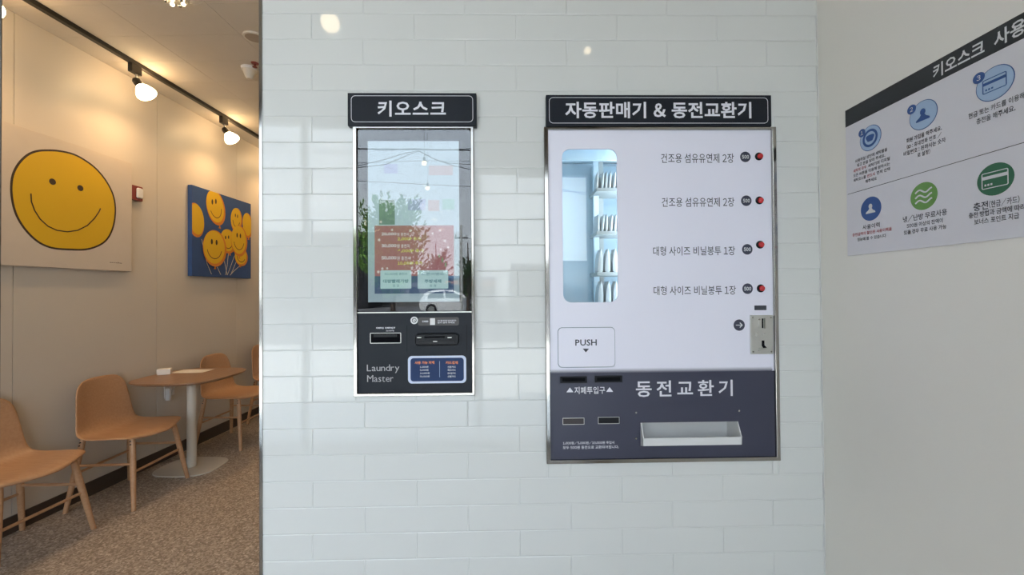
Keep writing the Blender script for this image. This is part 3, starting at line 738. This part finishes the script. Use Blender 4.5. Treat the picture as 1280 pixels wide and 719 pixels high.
# outline of the face, traced in wall coordinates so that its lopsided shape is kept
fpx = [(14, 236), (16, 219), (23, 205), (34, 194), (46, 189), (60, 188), (75, 189), (92, 193), (107, 201), (121, 212), (133, 227), (141, 243), (144, 259), (143, 276), (139, 290), (132, 301), (121, 308), (106, 312), (88, 312), (68, 310.5), (54, 306), (42, 298), (30, 285), (21, 270), (16, 254)]
def smooth(pts, n=4):
    out = []; N = len(pts)
    for i in range(N):
        p0, p1, p2, p3 = [Vector(pts[(i+j) % N]) for j in (-1, 0, 1, 2)]
        for k in range(n):
            t = k/n; out.append(tuple(.5*((2*p1)+(p2-p0)*t+(2*p0-5*p1+4*p2-p3)*t*t+(3*p1-p0-3*p2+p3)*t**3)))
    return out
face = smooth([L.pt(a, b_, .03) for a, b_ in fpx])
def grow(pts, d):
    c = Vector((sum(q[0] for q in pts)/len(pts), sum(q[1] for q in pts)/len(pts))); out = []
    N = len(pts)
    for i in range(N):
        t = Vector(pts[(i+1) % N])-Vector(pts[i-1]); n = Vector((t.y, -t.x)).normalized(); q = Vector(pts[i])
        if n.dot(q-c) < 0: n = -n
        out.append(tuple(q+n*d))
    return out
p.plate('face_outline', [grow(face, .0060)], .0301, .0305, m_line)
p.plate('yellow_face', [grow(face, -.0060)], .0305, .0309, m_yellow)
for a, b_ in ((65.5, 227.2), (100.3, 235.2)):
    c = L.pt(a, b_, .03); p.plate('eye', [circ(c[0], c[1], .0195, 20, .020)], .0309, .0313, m_line)
mouth = [L.pt(a, b_, .03) for a, b_ in ((38.5, 242), (39, 252), (43, 263), (50, 274), (60, 283), (71, 288), (84, 289.8), (97, 288), (109, 282), (118, 273), (123.5, 265), (125.5, 260.5))]
p.plate('mouth', [stroke(mouth, .0075)], .0309, .0313, m_line)
c = L.box(137, 327.6, 152.5, 329.2, .03); p.text('smile', c, .0303, m_line)

pb = (3.69, 4.515, 1.567, 2.396)
p = Panel(L, 'canvas_picture', (pb[0]+pb[1])/2, pb[2], 'square blue canvas of many yellow smiling balloons', 'picture')
p.box('canvas', pb, .001, .040, m_blue, .002)
X0, X1, Z0, Z1 = pb
PW, PH = X1-X0, Z1-Z0
# balloons in the picture's own unit square (x right, z up)
def U(x, z): return (X0+x*PW, Z0+z*PH)
def clip(pts): return [(min(max(a, X0+.001), X1-.001), min(max(b_, Z0+.001), Z1-.001)) for a, b_ in pts]
# strings first
strings = [((.16, .33), (.22, .15), (.29, .03)), ((.38, .12), (.44, .03)), ((.50, .20), (.55, .03)), ((.57, .30), (.55, .15), (.52, .03)), ((.68, .28), (.60, .12), (.55, .03)), ((.72, .22), (.62, .05)), ((.78, .16), (.66, .08), (.6, .03)), ((.14, .42), (.18, .28))]
for s in strings: p.plate('balloon_string', [stroke([U(*q) for q in s], .006)], .0401, .0404, m_cream)
bal = [(.055, .62, .12, .19, .15, 0), (.36, .82, .15, .21, .30, 1), (.715, .735, .105, .155, -.1, 1), (.93, .70, .10, .165, .1, 2), (.56, .445, .135, .15, .2, 1), (.80, .275, .125, .12, -.2, 1), (.76, .475, .155, .20, 0, 1), (.335, .335, .19, .215, 0, 1)]
lay = .0404
for (bx_, bz_, rx, rz, ti, kind) in bal:
    def E(kx, kz, sx_=1.0, n=28):
        pts = []
        for q in range(n):
            a = 2*math.pi*q/n; x_ = rx*sx_*math.cos(a); z_ = rz*sx_*math.sin(a)
            pts.append(U(bx_+kx+x_*math.cos(ti)-z_*math.sin(ti), bz_+kz+x_*math.sin(ti)+z_*math.cos(ti)))
        return clip(pts)
    o = p.plate('balloon', [E(0, 0)], lay, lay+.0003, m_orange)
    p.plate('balloon_face', [E(-.012 if kind else .01, .012, .90)], lay+.0003, lay+.0006, m_yellow, 0, o)
    if kind != 0:
        k_ = clip([U(bx_+.0+math.sin(ti)*rz*.97-.02, bz_-rz*1.13), U(bx_+math.sin(ti)*rz*.97+.02, bz_-rz*1.13), U(bx_+math.sin(ti)*rz*.97, bz_-rz*.92)])
        p.plate('balloon_knot', [k_], lay, lay+.0004, m_orange, 0, o)
    def Q(x, z): return U(bx_+x*rx*math.cos(ti)-z*rz*math.sin(ti), bz_+x*rx*math.sin(ti)+z*rz*math.cos(ti))
    if kind == 1:
        for ex in (-.28, .12):
            c = Q(ex, .34); p.plate('balloon_eye', [circ(c[0], c[1], rx*PW*.085, 12, rz*PH*.15)], lay+.0006, lay+.0009, m_line, 0, o)
        arc = clip([Q(-.05+.62*math.cos(a), .05+.62*math.sin(a)) for a in [math.radians(195+15*q) for q in range(11)]])
        p.plate('balloon_smile', [stroke(arc, .007)], lay+.0006, lay+.0009, m_line, 0, o)
    lay += .0010

c = L.box(159, 229, 172.3, 248.5, .03)
p = Panel(L, 'alarm_sounder', 3.16, 2.13, 'maroon wall alarm box with a white lens beside the smiling face canvas', 'alarm')
p.rr('back_box', (3.10, 3.215, 2.135, 2.25), .008, .001, .028, m_maroon, .003)
p.rr('lens', (3.155, 3.205, 2.155, 2.235), .012, .028, .042, m_white, .005)
p = Panel(L, 'wall_outlet', 3.47, .53, 'white wall outlet with plugs and looped cable below the table', 'outlet')
p.rr('cover_plate', (3.44, 3.51, .52, .64), .004, .001, .009, m_white, .002)
p.rr('plug', (3.445, 3.465, .50, .60), .004, .009, .045, m_white, .003); p.rr('plug', (3.482, 3.504, .54, .585), .004, .009, .04, m_white, .003)
cab = [(3.49, -.035, .585), (3.53, -.05, .64), (3.56, -.05, .70), (3.53, -.05, .735)]
p.put('cable', tubem([Vector(q) for q in cab], .004, 8), m_white)
cab = [(3.455, -.04, .60), (3.42, -.05, .65), (3.40, -.05, .72)]
p.put('cable', tubem([Vector(q) for q in cab], .004, 8), m_white)

# ================================================================== chairs
def chair_proto():
    t = empty('wooden_chair', (0, 0, 0))
    # shell: profile from the front edge of the seat to the top of the back
    prof = [(.235, .438), (.225, .452), (.18, .463), (.10, .462), (.0, .452), (-.09, .447), (-.150, .457), (-.190, .495), (-.210, .56), (-.222, .64), (-.231, .72), (-.238, .785), (-.242, .828)]
    half = [.150, .215, .248, .258, .258, .252, .240, .226, .214, .204, .194, .176, .125]
    bow = [0.0, .0, .003, .008, .014, .018, .018, .0, 0, 0, 0, 0, 0]
    wrap = [-.075, -.055, -.02, 0, 0, 0, .01, .022, .034, .036, .034, .03, .026]
    bm = bmesh.new(); n = 12; g = []
    for (y_, z_), hw, bo, wr in zip(prof, half, bow, wrap):
        row = []
        for i in range(n+1):
            u = -1+2*i/n; row.append(bm.verts.new((hw*u, y_+wr*u*u, z_+bo*u*u - (.010*u**4 if z_ > .82 else 0))))
        g.append(row)
    for a, b_ in zip(g, g[1:]):
        for i in range(n): bm.faces.new((a[i], a[i+1], b_[i+1], b_[i]))
    bmesh.ops.recalc_face_normals(bm, faces=bm.faces)
    me = bpy.data.meshes.new('shell'); bm.to_mesh(me); bm.free()
    o = bpy.data.objects.new('t', me); C.objects.link(o)
    s_ = o.modifiers.new('s', 'SOLIDIFY'); s_.thickness = .011; s_.offset = 0
    b_ = o.modifiers.new('b', 'SUBSURF'); b_.levels = 1; b_.render_levels = 1
    dg = bpy.context.evaluated_depsgraph_get(); me2 = bpy.data.meshes.new_from_object(o.evaluated_get(dg)); bpy.data.objects.remove(o)
    link('seat_shell', me2, m_shell, t, smooth=True)
    tops = {}
    for sx_, sy_, k in ((-1, 1, 'f'), (1, 1, 'f'), (-1, -1, 'r'), (1, -1, 'r')):
        top = Vector((sx_*.175, .145 if sy_ > 0 else -.165, .447)); bot = Vector((sx_*.238, .205 if sy_ > 0 else -.215, 0))
        me = tubem([top, top.lerp(bot, .12), top.lerp(bot, .5), bot], [.0145, .017, .0165, .0125], 14)
        lg = link('leg', me, m_legw, t); tops[(sx_, sy_)] = (top, bot)
        for q in (.03, .075):
            c = top.lerp(bot, q) + Vector((sx_*.0165, 0, 0))
            link('bolt', tubem([c-Vector((sx_*.003, 0, 0)), c+Vector((sx_*.003, 0, 0))], .0045, 8), m_black, lg)
    def on(k, z): a, b_ = tops[k]; return a.lerp(b_, (a.z-z)/a.z)
    for s in (-1, 1):
        link('stretcher', tubem([on((s, -1), .285), on((s, 1), .285)], .0085, 10), m_legw, t)
    link('stretcher', tubem([on((-1, 1), .235), on((1, 1), .235)], .0085, 10), m_legw, t)
    link('stretcher', tubem([on((-1, -1), .235), on((1, -1), .235)], .0085, 10), m_legw, t)
    return t
def copy_thing(r):
    n = r.copy(); C.objects.link(n)
    for ch in list(r.children):
        c = ch.copy(); C.objects.link(c); c.parent = n
        for g in list(ch.children):
            d = g.copy(); C.objects.link(d); d.parent = c
    return n
ch0 = chair_proto()
bpy.context.view_layer.update()
chairs = [((-2.748, 2.196), .03, 'wooden shell chair nearest the camera, cut by the left edge of the view'),
          ((-2.72, 2.865), .07, 'wooden shell chair standing between the foreground chair and the table'),
          ((-2.69, 3.885), 0, 'wooden shell chair directly behind the table, its back showing over the top'),
          ((-2.71, 4.64), 0, 'farthest wooden shell chair, partly hidden behind the edge of the tiled wall')]
for i, ((x, y), a, lab) in enumerate(chairs):
    o = ch0 if i == 0 else copy_thing(ch0)
    o.location = (x, y, .0); o.rotation_euler = (0, 0, -math.pi/2+a); tag(o, lab, 'chair', 'wooden shell chairs along the panelled wall')

# table
t = empty('cafe_table', (-2.655, 3.31, 0), 0, 'cafe table with brown rounded top on a single cream column', 'table')
def squircle(h, n, N=64, w=None):
    out = []
    for i in range(N):
        a = 2*math.pi*i/N; c_, s_ = math.cos(a), math.sin(a)
        out.append(((w or h)*math.copysign(abs(c_)**(2/n), c_), h*math.copysign(abs(s_)**(2/n), s_)))
    return out
def slab(outl, z0, z1, ch=0):
    bm = bmesh.new(); rings = []
    for s_, z in ((1-ch*3, z0), (1, z0+(z1-z0)*.6), (1, z1-.001), (.997, z1)):
        rings.append([bm.verts.new((x*s_, y_*s_, z)) for x, y_ in outl])
    for a, b_ in zip(rings, rings[1:]):
        for k in range(len(outl)): bm.faces.new((a[k], a[(k+1) % len(outl)], b_[(k+1) % len(outl)], b_[k]))
    bm.faces.new(rings[0][::-1]); bm.faces.new(rings[-1]); return bm_mesh(bm, smooth_angle=30)
link('table_top', slab(squircle(.335, 3.2, w=.325), .722, .744, .02), m_top, t)
link('column', lathe([(.033, .006), (.033, .70), (.06, .715), (.06, .722)], 28), m_cmetal, t)
link('base_plate', slab(squircle(.190, 3.0, w=.235), 0, .009, .004), m_cmetal, t)
# napkin box and paper on the table
o = link('napkin_holder', boxm((-.045, -.03, 0), (.045, .03, .048), .006), m_paper, None, loc=(-2.905, 3.34, .7445)); o.rotation_euler = (0, 0, .5)
tag(o, 'small white napkin holder at the wall side of the table top', 'napkin holder')
o = link('paper_sheet', boxm((-.13, -.075, 0), (.13, .075, .0015)), m_paper, None, loc=(-2.775, 3.47, .7445)); o.rotation_euler = (0, 0, .06)
tag(o, 'white sheet of paper lying flat on the brown table top', 'paper')

# ================================================================== lighting track and lamps
XT = -2.765
o = link('lighting_track', boxm((XT-.017, -1.2, CEIL-.028), (XT+.017, 5.4, CEIL), .002), m_track)
tag(o, 'long black lighting track fixed along the ceiling of the left room', 'lighting track')
def spot_proto(m_face=m_warm):
    r = empty('track_spotlight', (0, 0, 0))
    link('adapter', boxm((-.016, -.05, -.062), (.016, .03, 0), .003), m_track, r)
    link('stem', tubem([(0, .0, -.062), (0, .0, -.10)], .006, 10), m_steel, r)
    ax = Vector((.42, .10, -.62)).normalized(); R_ = ax.to_track_quat('Z', 'Y').to_matrix().to_4x4()
    P0 = Matrix.Translation((0, 0, -.105))
    sock = lathe([(.018, -.012), (.026, 0), (.027, .035), (.032, .05)], 20); sock.transform(P0 @ R_)
    link('lamp_socket', sock, m_track, r)
    bl_ = lathe([(.030, .05), (.045, .07), (.060, .10), (.0635, .115), (.060, .124), (.0, .126)], 28); bl_.transform(P0 @ R_)
    b_ = link('lamp_bulb', bl_, m_face, r)
    return r, Vector((0, 0, -.105))+ax*.135, ax
sp, face_c, ax_ = spot_proto()
for i, y_ in enumerate((2.935, 3.835, 4.735, 2.035, 1.135)):
    o = sp if i == 0 else copy_thing(sp)
    o.location = (XT, y_, CEIL-.028)
    lab = ['lit track spotlight hanging nearer, just above the first wall seam', 'lit track spotlight farther along the black track above the blue canvas', 'lit track spotlight at the far end of the black track, behind the tiled wall',
           'lit track spotlight beyond the left edge, above the smiling face canvas', 'lit track spotlight at the shop front end of the black track'][i]
    tag(o, lab, 'spotlight', 'spotlights on the left track')
    ld = bpy.data.lights.new('spot_lamp', 'SPOT'); ld.energy = SPOT_POWER; ld.color = WARM; ld.spot_size = math.radians(150); ld.spot_blend = 1; ld.shadow_soft_size = .05
    lo = bpy.data.objects.new('spot_lamp', ld); C.objects.link(lo); lo.location = Vector((XT, y_, CEIL-.028))+face_c+ax_*.01
    lo.rotation_euler = Vector((-.25, .1, -1)).normalized().to_track_quat('-Z', 'Y').to_euler()
    pd = bpy.data.lights.new('bulb_glow', 'POINT'); pd.energy = SPOT_POWER*.10; pd.color = WARM; pd.shadow_soft_size = .03
    po = bpy.data.objects.new('bulb_glow', pd); C.objects.link(po); po.location = Vector((XT+.0, y_+.09, CEIL-.10))

XT2 = -1.15  # unseen track and spotlights, added to raise the light in the left room
o = link('lighting_track', boxm((XT2-.017, 1.8, CEIL-.028), (XT2+.017, 5.4, CEIL), .002), m_track)
tag(o, 'second black lighting track added out of sight behind the tiled wall for fill light', 'lighting track')
for i, y_ in enumerate((2.1, 3.4, 4.7)):
    o = copy_thing(sp); o.location = (XT2, y_, CEIL-.028); o.rotation_euler = (0, 0, math.pi)
    tag(o, ['added fill spotlight closest behind the tiled wall', 'added fill spotlight in the middle of the unseen track behind the tiled wall', 'added fill spotlight at the deep end of the unseen track'][i], 'spotlight', 'added fill spotlights on the unseen track')
    ld = bpy.data.lights.new('spot_lamp', 'SPOT'); ld.energy = 34; ld.color = (1, .74, .50); ld.spot_size = math.radians(150); ld.spot_blend = 1; ld.shadow_soft_size = .05
    lo = bpy.data.objects.new('spot_lamp', ld); C.objects.link(lo); lo.location = (XT2-.06, y_, CEIL-.23)
    lo.rotation_euler = Vector((-.55, .0, -1)).normalized().to_track_quat('-Z', 'Y').to_euler()

# ceiling lamps over the front room, seen as reflections in the glaze
def pendant(pos, r, cordtop, label):
    t = empty('pendant_lamp', (pos.x, pos.y, pos.z), 0, label, 'lamp', 'bare pendant bulbs over the front room')
    link('cord', tubem([(0, 0, cordtop-pos.z), (0, 0, r+.02)], .0012, 8), m_alu, t)
    link('ceiling_cup', lathe([(.04, cordtop-pos.z-.02), (.045, cordtop-pos.z)], 20), m_track, t)
    link('lamp_socket', lathe([(.006, r+.025), (.008, r+.02), (.009, r*.8)], 16), m_alu, t)
    prof = [(r*math.cos(a), r*math.sin(a)) for a in [math.radians(-90+15*q) for q in range(13)]]
    link('lamp_bulb', lathe([(max(a, 0), b_) for a, b_ in prof], 24), m_warm2, t)
pendant(mirrored(413, 29, zplane=2.78), .046, CEIL, 'large round pendant bulb over the front room, nearest the tiled wall')
pendant(mirrored(735, 63, zplane=2.78), .020, CEIL, 'small pendant bulb over the front room, in front of the vending machine')
pendant(mirrored(531, 205, zplane=2.30), .017, CEIL, 'small low pendant bulb mirrored near the top of the kiosk screen')
pendant(mirrored(535, 236, zplane=2.22), .016, CEIL, 'small low pendant bulb mirrored in the middle of the kiosk screen')

# smoke detector, sprinkler, downlight, crystal lamp on the left ceiling
def cp(px, py):
    d = ray(px, py); k = (CEIL-H)/d.z; return Vector((0, 0, H))+d*k
q = cp(311.5, 85); t = empty('smoke_detector', (q.x, q.y, CEIL), 0, 'cream cone shaped smoke detector on the ceiling close to the tiled wall', 'smoke detector')
link('detector_base', lathe([(.052, -.018), (.054, 0)], 28), m_white, t); link('sensor_head', lathe([(0, -.085), (.018, -.083), (.026, -.07), (.046, -.018)], 28), m_cmetal, t)
q = cp(318.5, 79); t = empty('sprinkler_head', (q.x, q.y, CEIL), 0, 'tiny dark brown sprinkler head on the ceiling beside the smoke detector', 'sprinkler')
link('rose', lathe([(.022, -.006), (.026, 0)], 20), m_maroon, t); link('deflector', lathe([(.016, -.03), (.016, -.027), (.006, -.026), (.006, -.006)], 16), m_maroon, t)
q = cp(317.5, 46); t = empty('ceiling_speaker', (q.x, q.y, CEIL), 0, 'round beige ceiling speaker half hidden behind the tiled wall edge', 'speaker')
link('rim', lathe([(.062, -.008), (.066, 0)], 28), m_cmetal, t); link('grille', lathe([(.05, -.010), (.052, -.008)], 28), mat('beige grille', (.36, .30, .24), .7, bump=.5, bs=500), t)
q = cp(222, 0); q.y -= .03
t = empty('crystal_ceiling_light', (q.x, q.y, CEIL), 0, 'small ceiling light with glinting gold beads at the top edge of the view', 'ceiling light')
link('canopy', lathe([(.05, -.012), (.07, -.004), (.07, 0)], 28), m_steel, t)
for k in range(8):
    a = 2*math.pi*k/8; me = lathe([(0, -.012), (.009, -.006), (.011, 0), (.009, .006), (0, .012)], 10)
    link('bead', me, m_warm2 if k % 2 else m_chrome, t, loc=(.045*math.cos(a), .045*math.sin(a), -.024))

# ================================================================== THE STREET seen in the screen's reflection
struct('ground_pavement', boxm((-40, -9, -.14), (30, Y_FRONT-.15, -.02)), m_pave)
struct('ground_road', boxm((-60, -80, -.20), (50, -9, -.08)), m_asphalt)
# white hatchback
def car():
    q = mirrored(566, 372, depth=28)
    t = empty('parked_car', (q.x, q.y, -.08), 0, 'white hatchback parked across the street, mirrored in the kiosk screen', 'car')
    m_car = mat('white car paint', (.78, .79, .80), .25, var=.01, coat=1); m_win = mat('dark car glass', (.02, .025, .03), .05)
    body = [(-1.85, .28), (-1.92, .55), (-1.88, .85), (-1.75, .98), (-1.0, 1.0), (.9, .98), (1.55, .86), (1.82, .72), (1.88, .5), (1.84, .28), (1.5, .22), (-1.5, .22)]
    cabin = [(-1.78, .96), (-1.62, 1.30), (-1.25, 1.47), (-.5, 1.52), (.1, 1.48), (.55, 1.28), (1.0, .97)]
    def loft(pr, ws):
        bm = bmesh.new(); rr = []
        for s_ in (-1, 1): rr.append([bm.verts.new((x, s_*w, z)) for (x, z), w in zip(pr, ws)])
        for k in range(len(pr)): bm.faces.new((rr[0][k], rr[0][(k+1) % len(pr)], rr[1][(k+1) % len(pr)], rr[1][k]))
        bm.faces.new(rr[0]); bm.faces.new(rr[1][::-1]); 
        bmesh.ops.recalc_face_normals(bm, faces=bm.faces)
        bmesh.ops.bevel(bm, geom=bm.edges[:], offset=.035, segments=2, affect='EDGES'); return bm_mesh(bm, smooth_angle=40)
    t.scale = (1.1, 1.1, 1.1)
    link('body', loft(body, [.80]*len(body)), m_car, t)
    link('cabin', loft(cabin, [.78, .68, .62, .60, .61, .66, .76]), m_car, t)
    for s_ in (-1, 1):
        for pr in ([(-1.45, 1.02), (-1.32, 1.26), (-1.1, 1.36), (-.5, 1.41), (-.45, 1.02)], [(-.36, 1.02), (-.40, 1.41), (.02, 1.37), (.42, 1.20), (.72, 1.02)]):
            bm = bmesh.new(); vs = [bm.verts.new((x, s_*(.80-(z-1.02)*.30), z)) for x, z in pr]; vs2 = [bm.verts.new((x, s_*(.77-(z-1.02)*.30), z)) for x, z in pr]
            bm.faces.new(vs); bm.faces.new(vs2[::-1])
            for k in range(len(pr)): bm.faces.new((vs[k], vs[(k+1) % len(pr)], vs2[(k+1) % len(pr)], vs2[k]))
            link('side_window', bm_mesh(bm), m_win, t)
        for x in (-1.2, 1.2):
            w = lathe([(.31, -.10), (.33, -.08), (.33, .08), (.31, .10)], 24); w.transform(Matrix.Translation((x, s_*.76, .33)) @ Matrix.Rotation(math.pi/2, 4, 'X'))
            w_ = link('wheel', w, m_black, t)
            w = lathe([(.19, -.01), (.2, .01)], 16); w.transform(Matrix.Translation((x, s_*.865, .33)) @ Matrix.Rotation(math.pi/2, 4, 'X')); link('hubcap', w, m_steel, w_)
        link('headlamp', boxm((1.58, s_*.62-.14, .62), (1.86, s_*.62+.14, .74), .02), m_steel, t)
        link('wing_mirror', boxm((.55, s_*.92-.08, .98), (.68, s_*.92+.08, 1.10), .02), m_car, t)
    return t
car()
m_leaf = leafmat('green foliage', (.08, .22, .03), (.22, .42, .07)); m_leaf2 = leafmat('dull foliage', (.03, .07, .02), (.08, .14, .04)); m_bark = mat('bark', (.08, .055, .04), .9)
def tree(px, depth, h, w, label, m, base=1.2, n=2200, spiky=True, dx=0):
    q = mirrored(px, 365, depth=depth); t = empty('street_tree', (q.x+dx, q.y, -.08), 0, label, 'tree', 'trees across the street')
    link('trunk', tubem([(0, 0, 0), (.05, 0, h*.5), (0, 0, h*.9)], [.14, .09, .02], 10), m_bark, t)
    bm = bmesh.new(); shoots = n//40
    for i in range(shoots):
        f = i/shoots; a = random.random()*6.283; z0_ = base+(h*.62-base)*f
        up = 1.0+2.2*f if spiky else .5+.9*random.random(); ln = (h-z0_)*random.uniform(.55, 1.0) if spiky else random.uniform(.5, 1)*w
        d = Vector((math.cos(a), math.sin(a), up)).normalized(); ln = min(ln, w*1.15/max(.05, math.hypot(d.x, d.y)), (h-z0_)/d.z)
        for k in range(40):
            t_ = (k+random.random())/40; c = Vector((0, 0, z0_))+d*ln*t_+Vector((random.gauss(0, .10), random.gauss(0, .10), random.gauss(0, .10)))*(1.3-t_)
            out = (d+Vector((random.uniform(-.8, .8), random.uniform(-.8, .8), random.uniform(-.3, .5)))).normalized(); sd = out.cross(Vector((random.random()-.5, random.random()-.5, random.random()))).normalized()
            l_ = random.uniform(.14, .28); wd2 = .045+.02*random.random()
            bm.faces.new([bm.verts.new(c), bm.verts.new(c+out*l_*.5+sd*wd2), bm.verts.new(c+out*l_), bm.verts.new(c+out*l_*.5-sd*wd2)])
    me = bpy.data.meshes.new('f'); bm.to_mesh(me); bm.free(); o = link('foliage', me, m, t); o['kind'] = 'stuff'
tree(491, 20, 6.3, 1.5, 'tall bright green tree across the street, mirrored in the kiosk screen', m_leaf, n=9000)
tree(545, 32.5, 6.0, 1.7, 'dull green rounded tree standing behind the parked hatchback', m_leaf2, spiky=False)
tree(585, 26, 5.2, .9, 'thin dark tree next to the utility pole across the street', m_leaf2, n=900, spiky=False)
# buildings
def building(px0, px1, depth, h, m, label, roofm=None, fascia=None):
    a = mirrored(px0, 365, depth=depth); b_ = mirrored(px1, 365, depth=depth); cx = (a.x+b_.x)/2; w = abs(b_.x-a.x)/2
    t = empty('street_building', (cx, a.y-2, -.08), 0, label, 'building', 'buildings across the street')
    link('walls', boxm((-w, -3, 0), (w, 2, h)), m, t); link('roof', boxm((-w-.3, -3.3, h), (w+.3, 2.4, h+.25), .03), roofm or m_base, t)
    for k in range(max(1, int(w))):
        x = -w+.5+k*2
        if x+1.2 < w: f = link('window_frame', boxm((x, 2, 1.0), (x+1.2, 2.06, 2.2)), m_alu, t); link('pane', boxm((x+.06, 2.06, 1.06), (x+1.14, 2.07, 2.14)), mat('dark car glass', (0, 0, 0)), f)
    if fascia: link('fascia', boxm((-w, 2, h-.5), (w, 2.5, h-.2)), fascia, t)
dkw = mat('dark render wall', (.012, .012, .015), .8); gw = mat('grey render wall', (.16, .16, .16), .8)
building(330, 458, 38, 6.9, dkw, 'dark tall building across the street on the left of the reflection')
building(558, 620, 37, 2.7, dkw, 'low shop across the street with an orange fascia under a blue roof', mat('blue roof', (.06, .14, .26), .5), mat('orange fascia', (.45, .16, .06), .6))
building(458, 557, 44, 3.2, gw, 'low grey building added behind the trees to dim the reflection')  # grey low-rise row added to dim the lower part of the reflected sky
building(640, 900, 44, 4.5, gw, 'wide grey building added across the street to dim the reflection on the right')
# utility pole and wires
q = mirrored(577, 365, depth=24); t = empty('utility_pole', (q.x, q.y, -.08), 0, 'slim concrete utility pole across the street', 'pole')
link('shaft', tubem([(0, 0, 0), (0, 0, 5.4)], [.09, .06], 12), m_pave, t); link('crossarm', boxm((-.4, -.04, 4.6), (.4, .04, 4.7)), m_alu, t)
for i, dx_ in enumerate((-.3, .3)): link('insulator', lathe([(.03, 4.7), (.045, 4.76), (.03, 4.85)], 10), m_white, t, loc=(dx_, 0, 0))
wires = empty('overhead_power_lines', mirrored(517, 187, depth=15), 0, 'bundle of black overhead cables over the street, mirrored in the kiosk screen', 'cables')
def wire(pts, r, label, depth=15):
    P_ = [mirrored(x, y_, depth=depth) for x, y_ in pts]
    a = P_[0]+(P_[0]-P_[1]).normalized()*9; b_ = P_[-1]+(P_[-1]-P_[-2]).normalized()*9
    link('cable', tubem([q_-wires.location for q_ in [a]+P_+[b_]], r, 6), m_black, wires)
wire([(446, 186.5), (517, 187), (588, 188)], .022, 'thick overhead power line running level across the street')
wire([(446, 185.4), (480, 188.5), (517, 186), (550, 188.2), (588, 186)], .010, 'thin cable wound about the thick level power line')
wire([(446, 208), (480, 200), (505, 192), (523, 188.5), (545, 200), (560, 204), (588, 206)], .012, 'upper sagging cable that peaks under the level line')
wire([(446, 210), (482, 206), (508, 195), (523, 189), (543, 199), (565, 207), (588, 212)], .012, 'lower sagging cable that peaks under the level line')
wire([(446, 226.3), (517, 230), (588, 233.5)], .010, 'lowest thin cable sloping gently across the street')
wire([(446, 204), (535, 201), (588, 202)], .007, 'faint thin cable just below the thick power line')
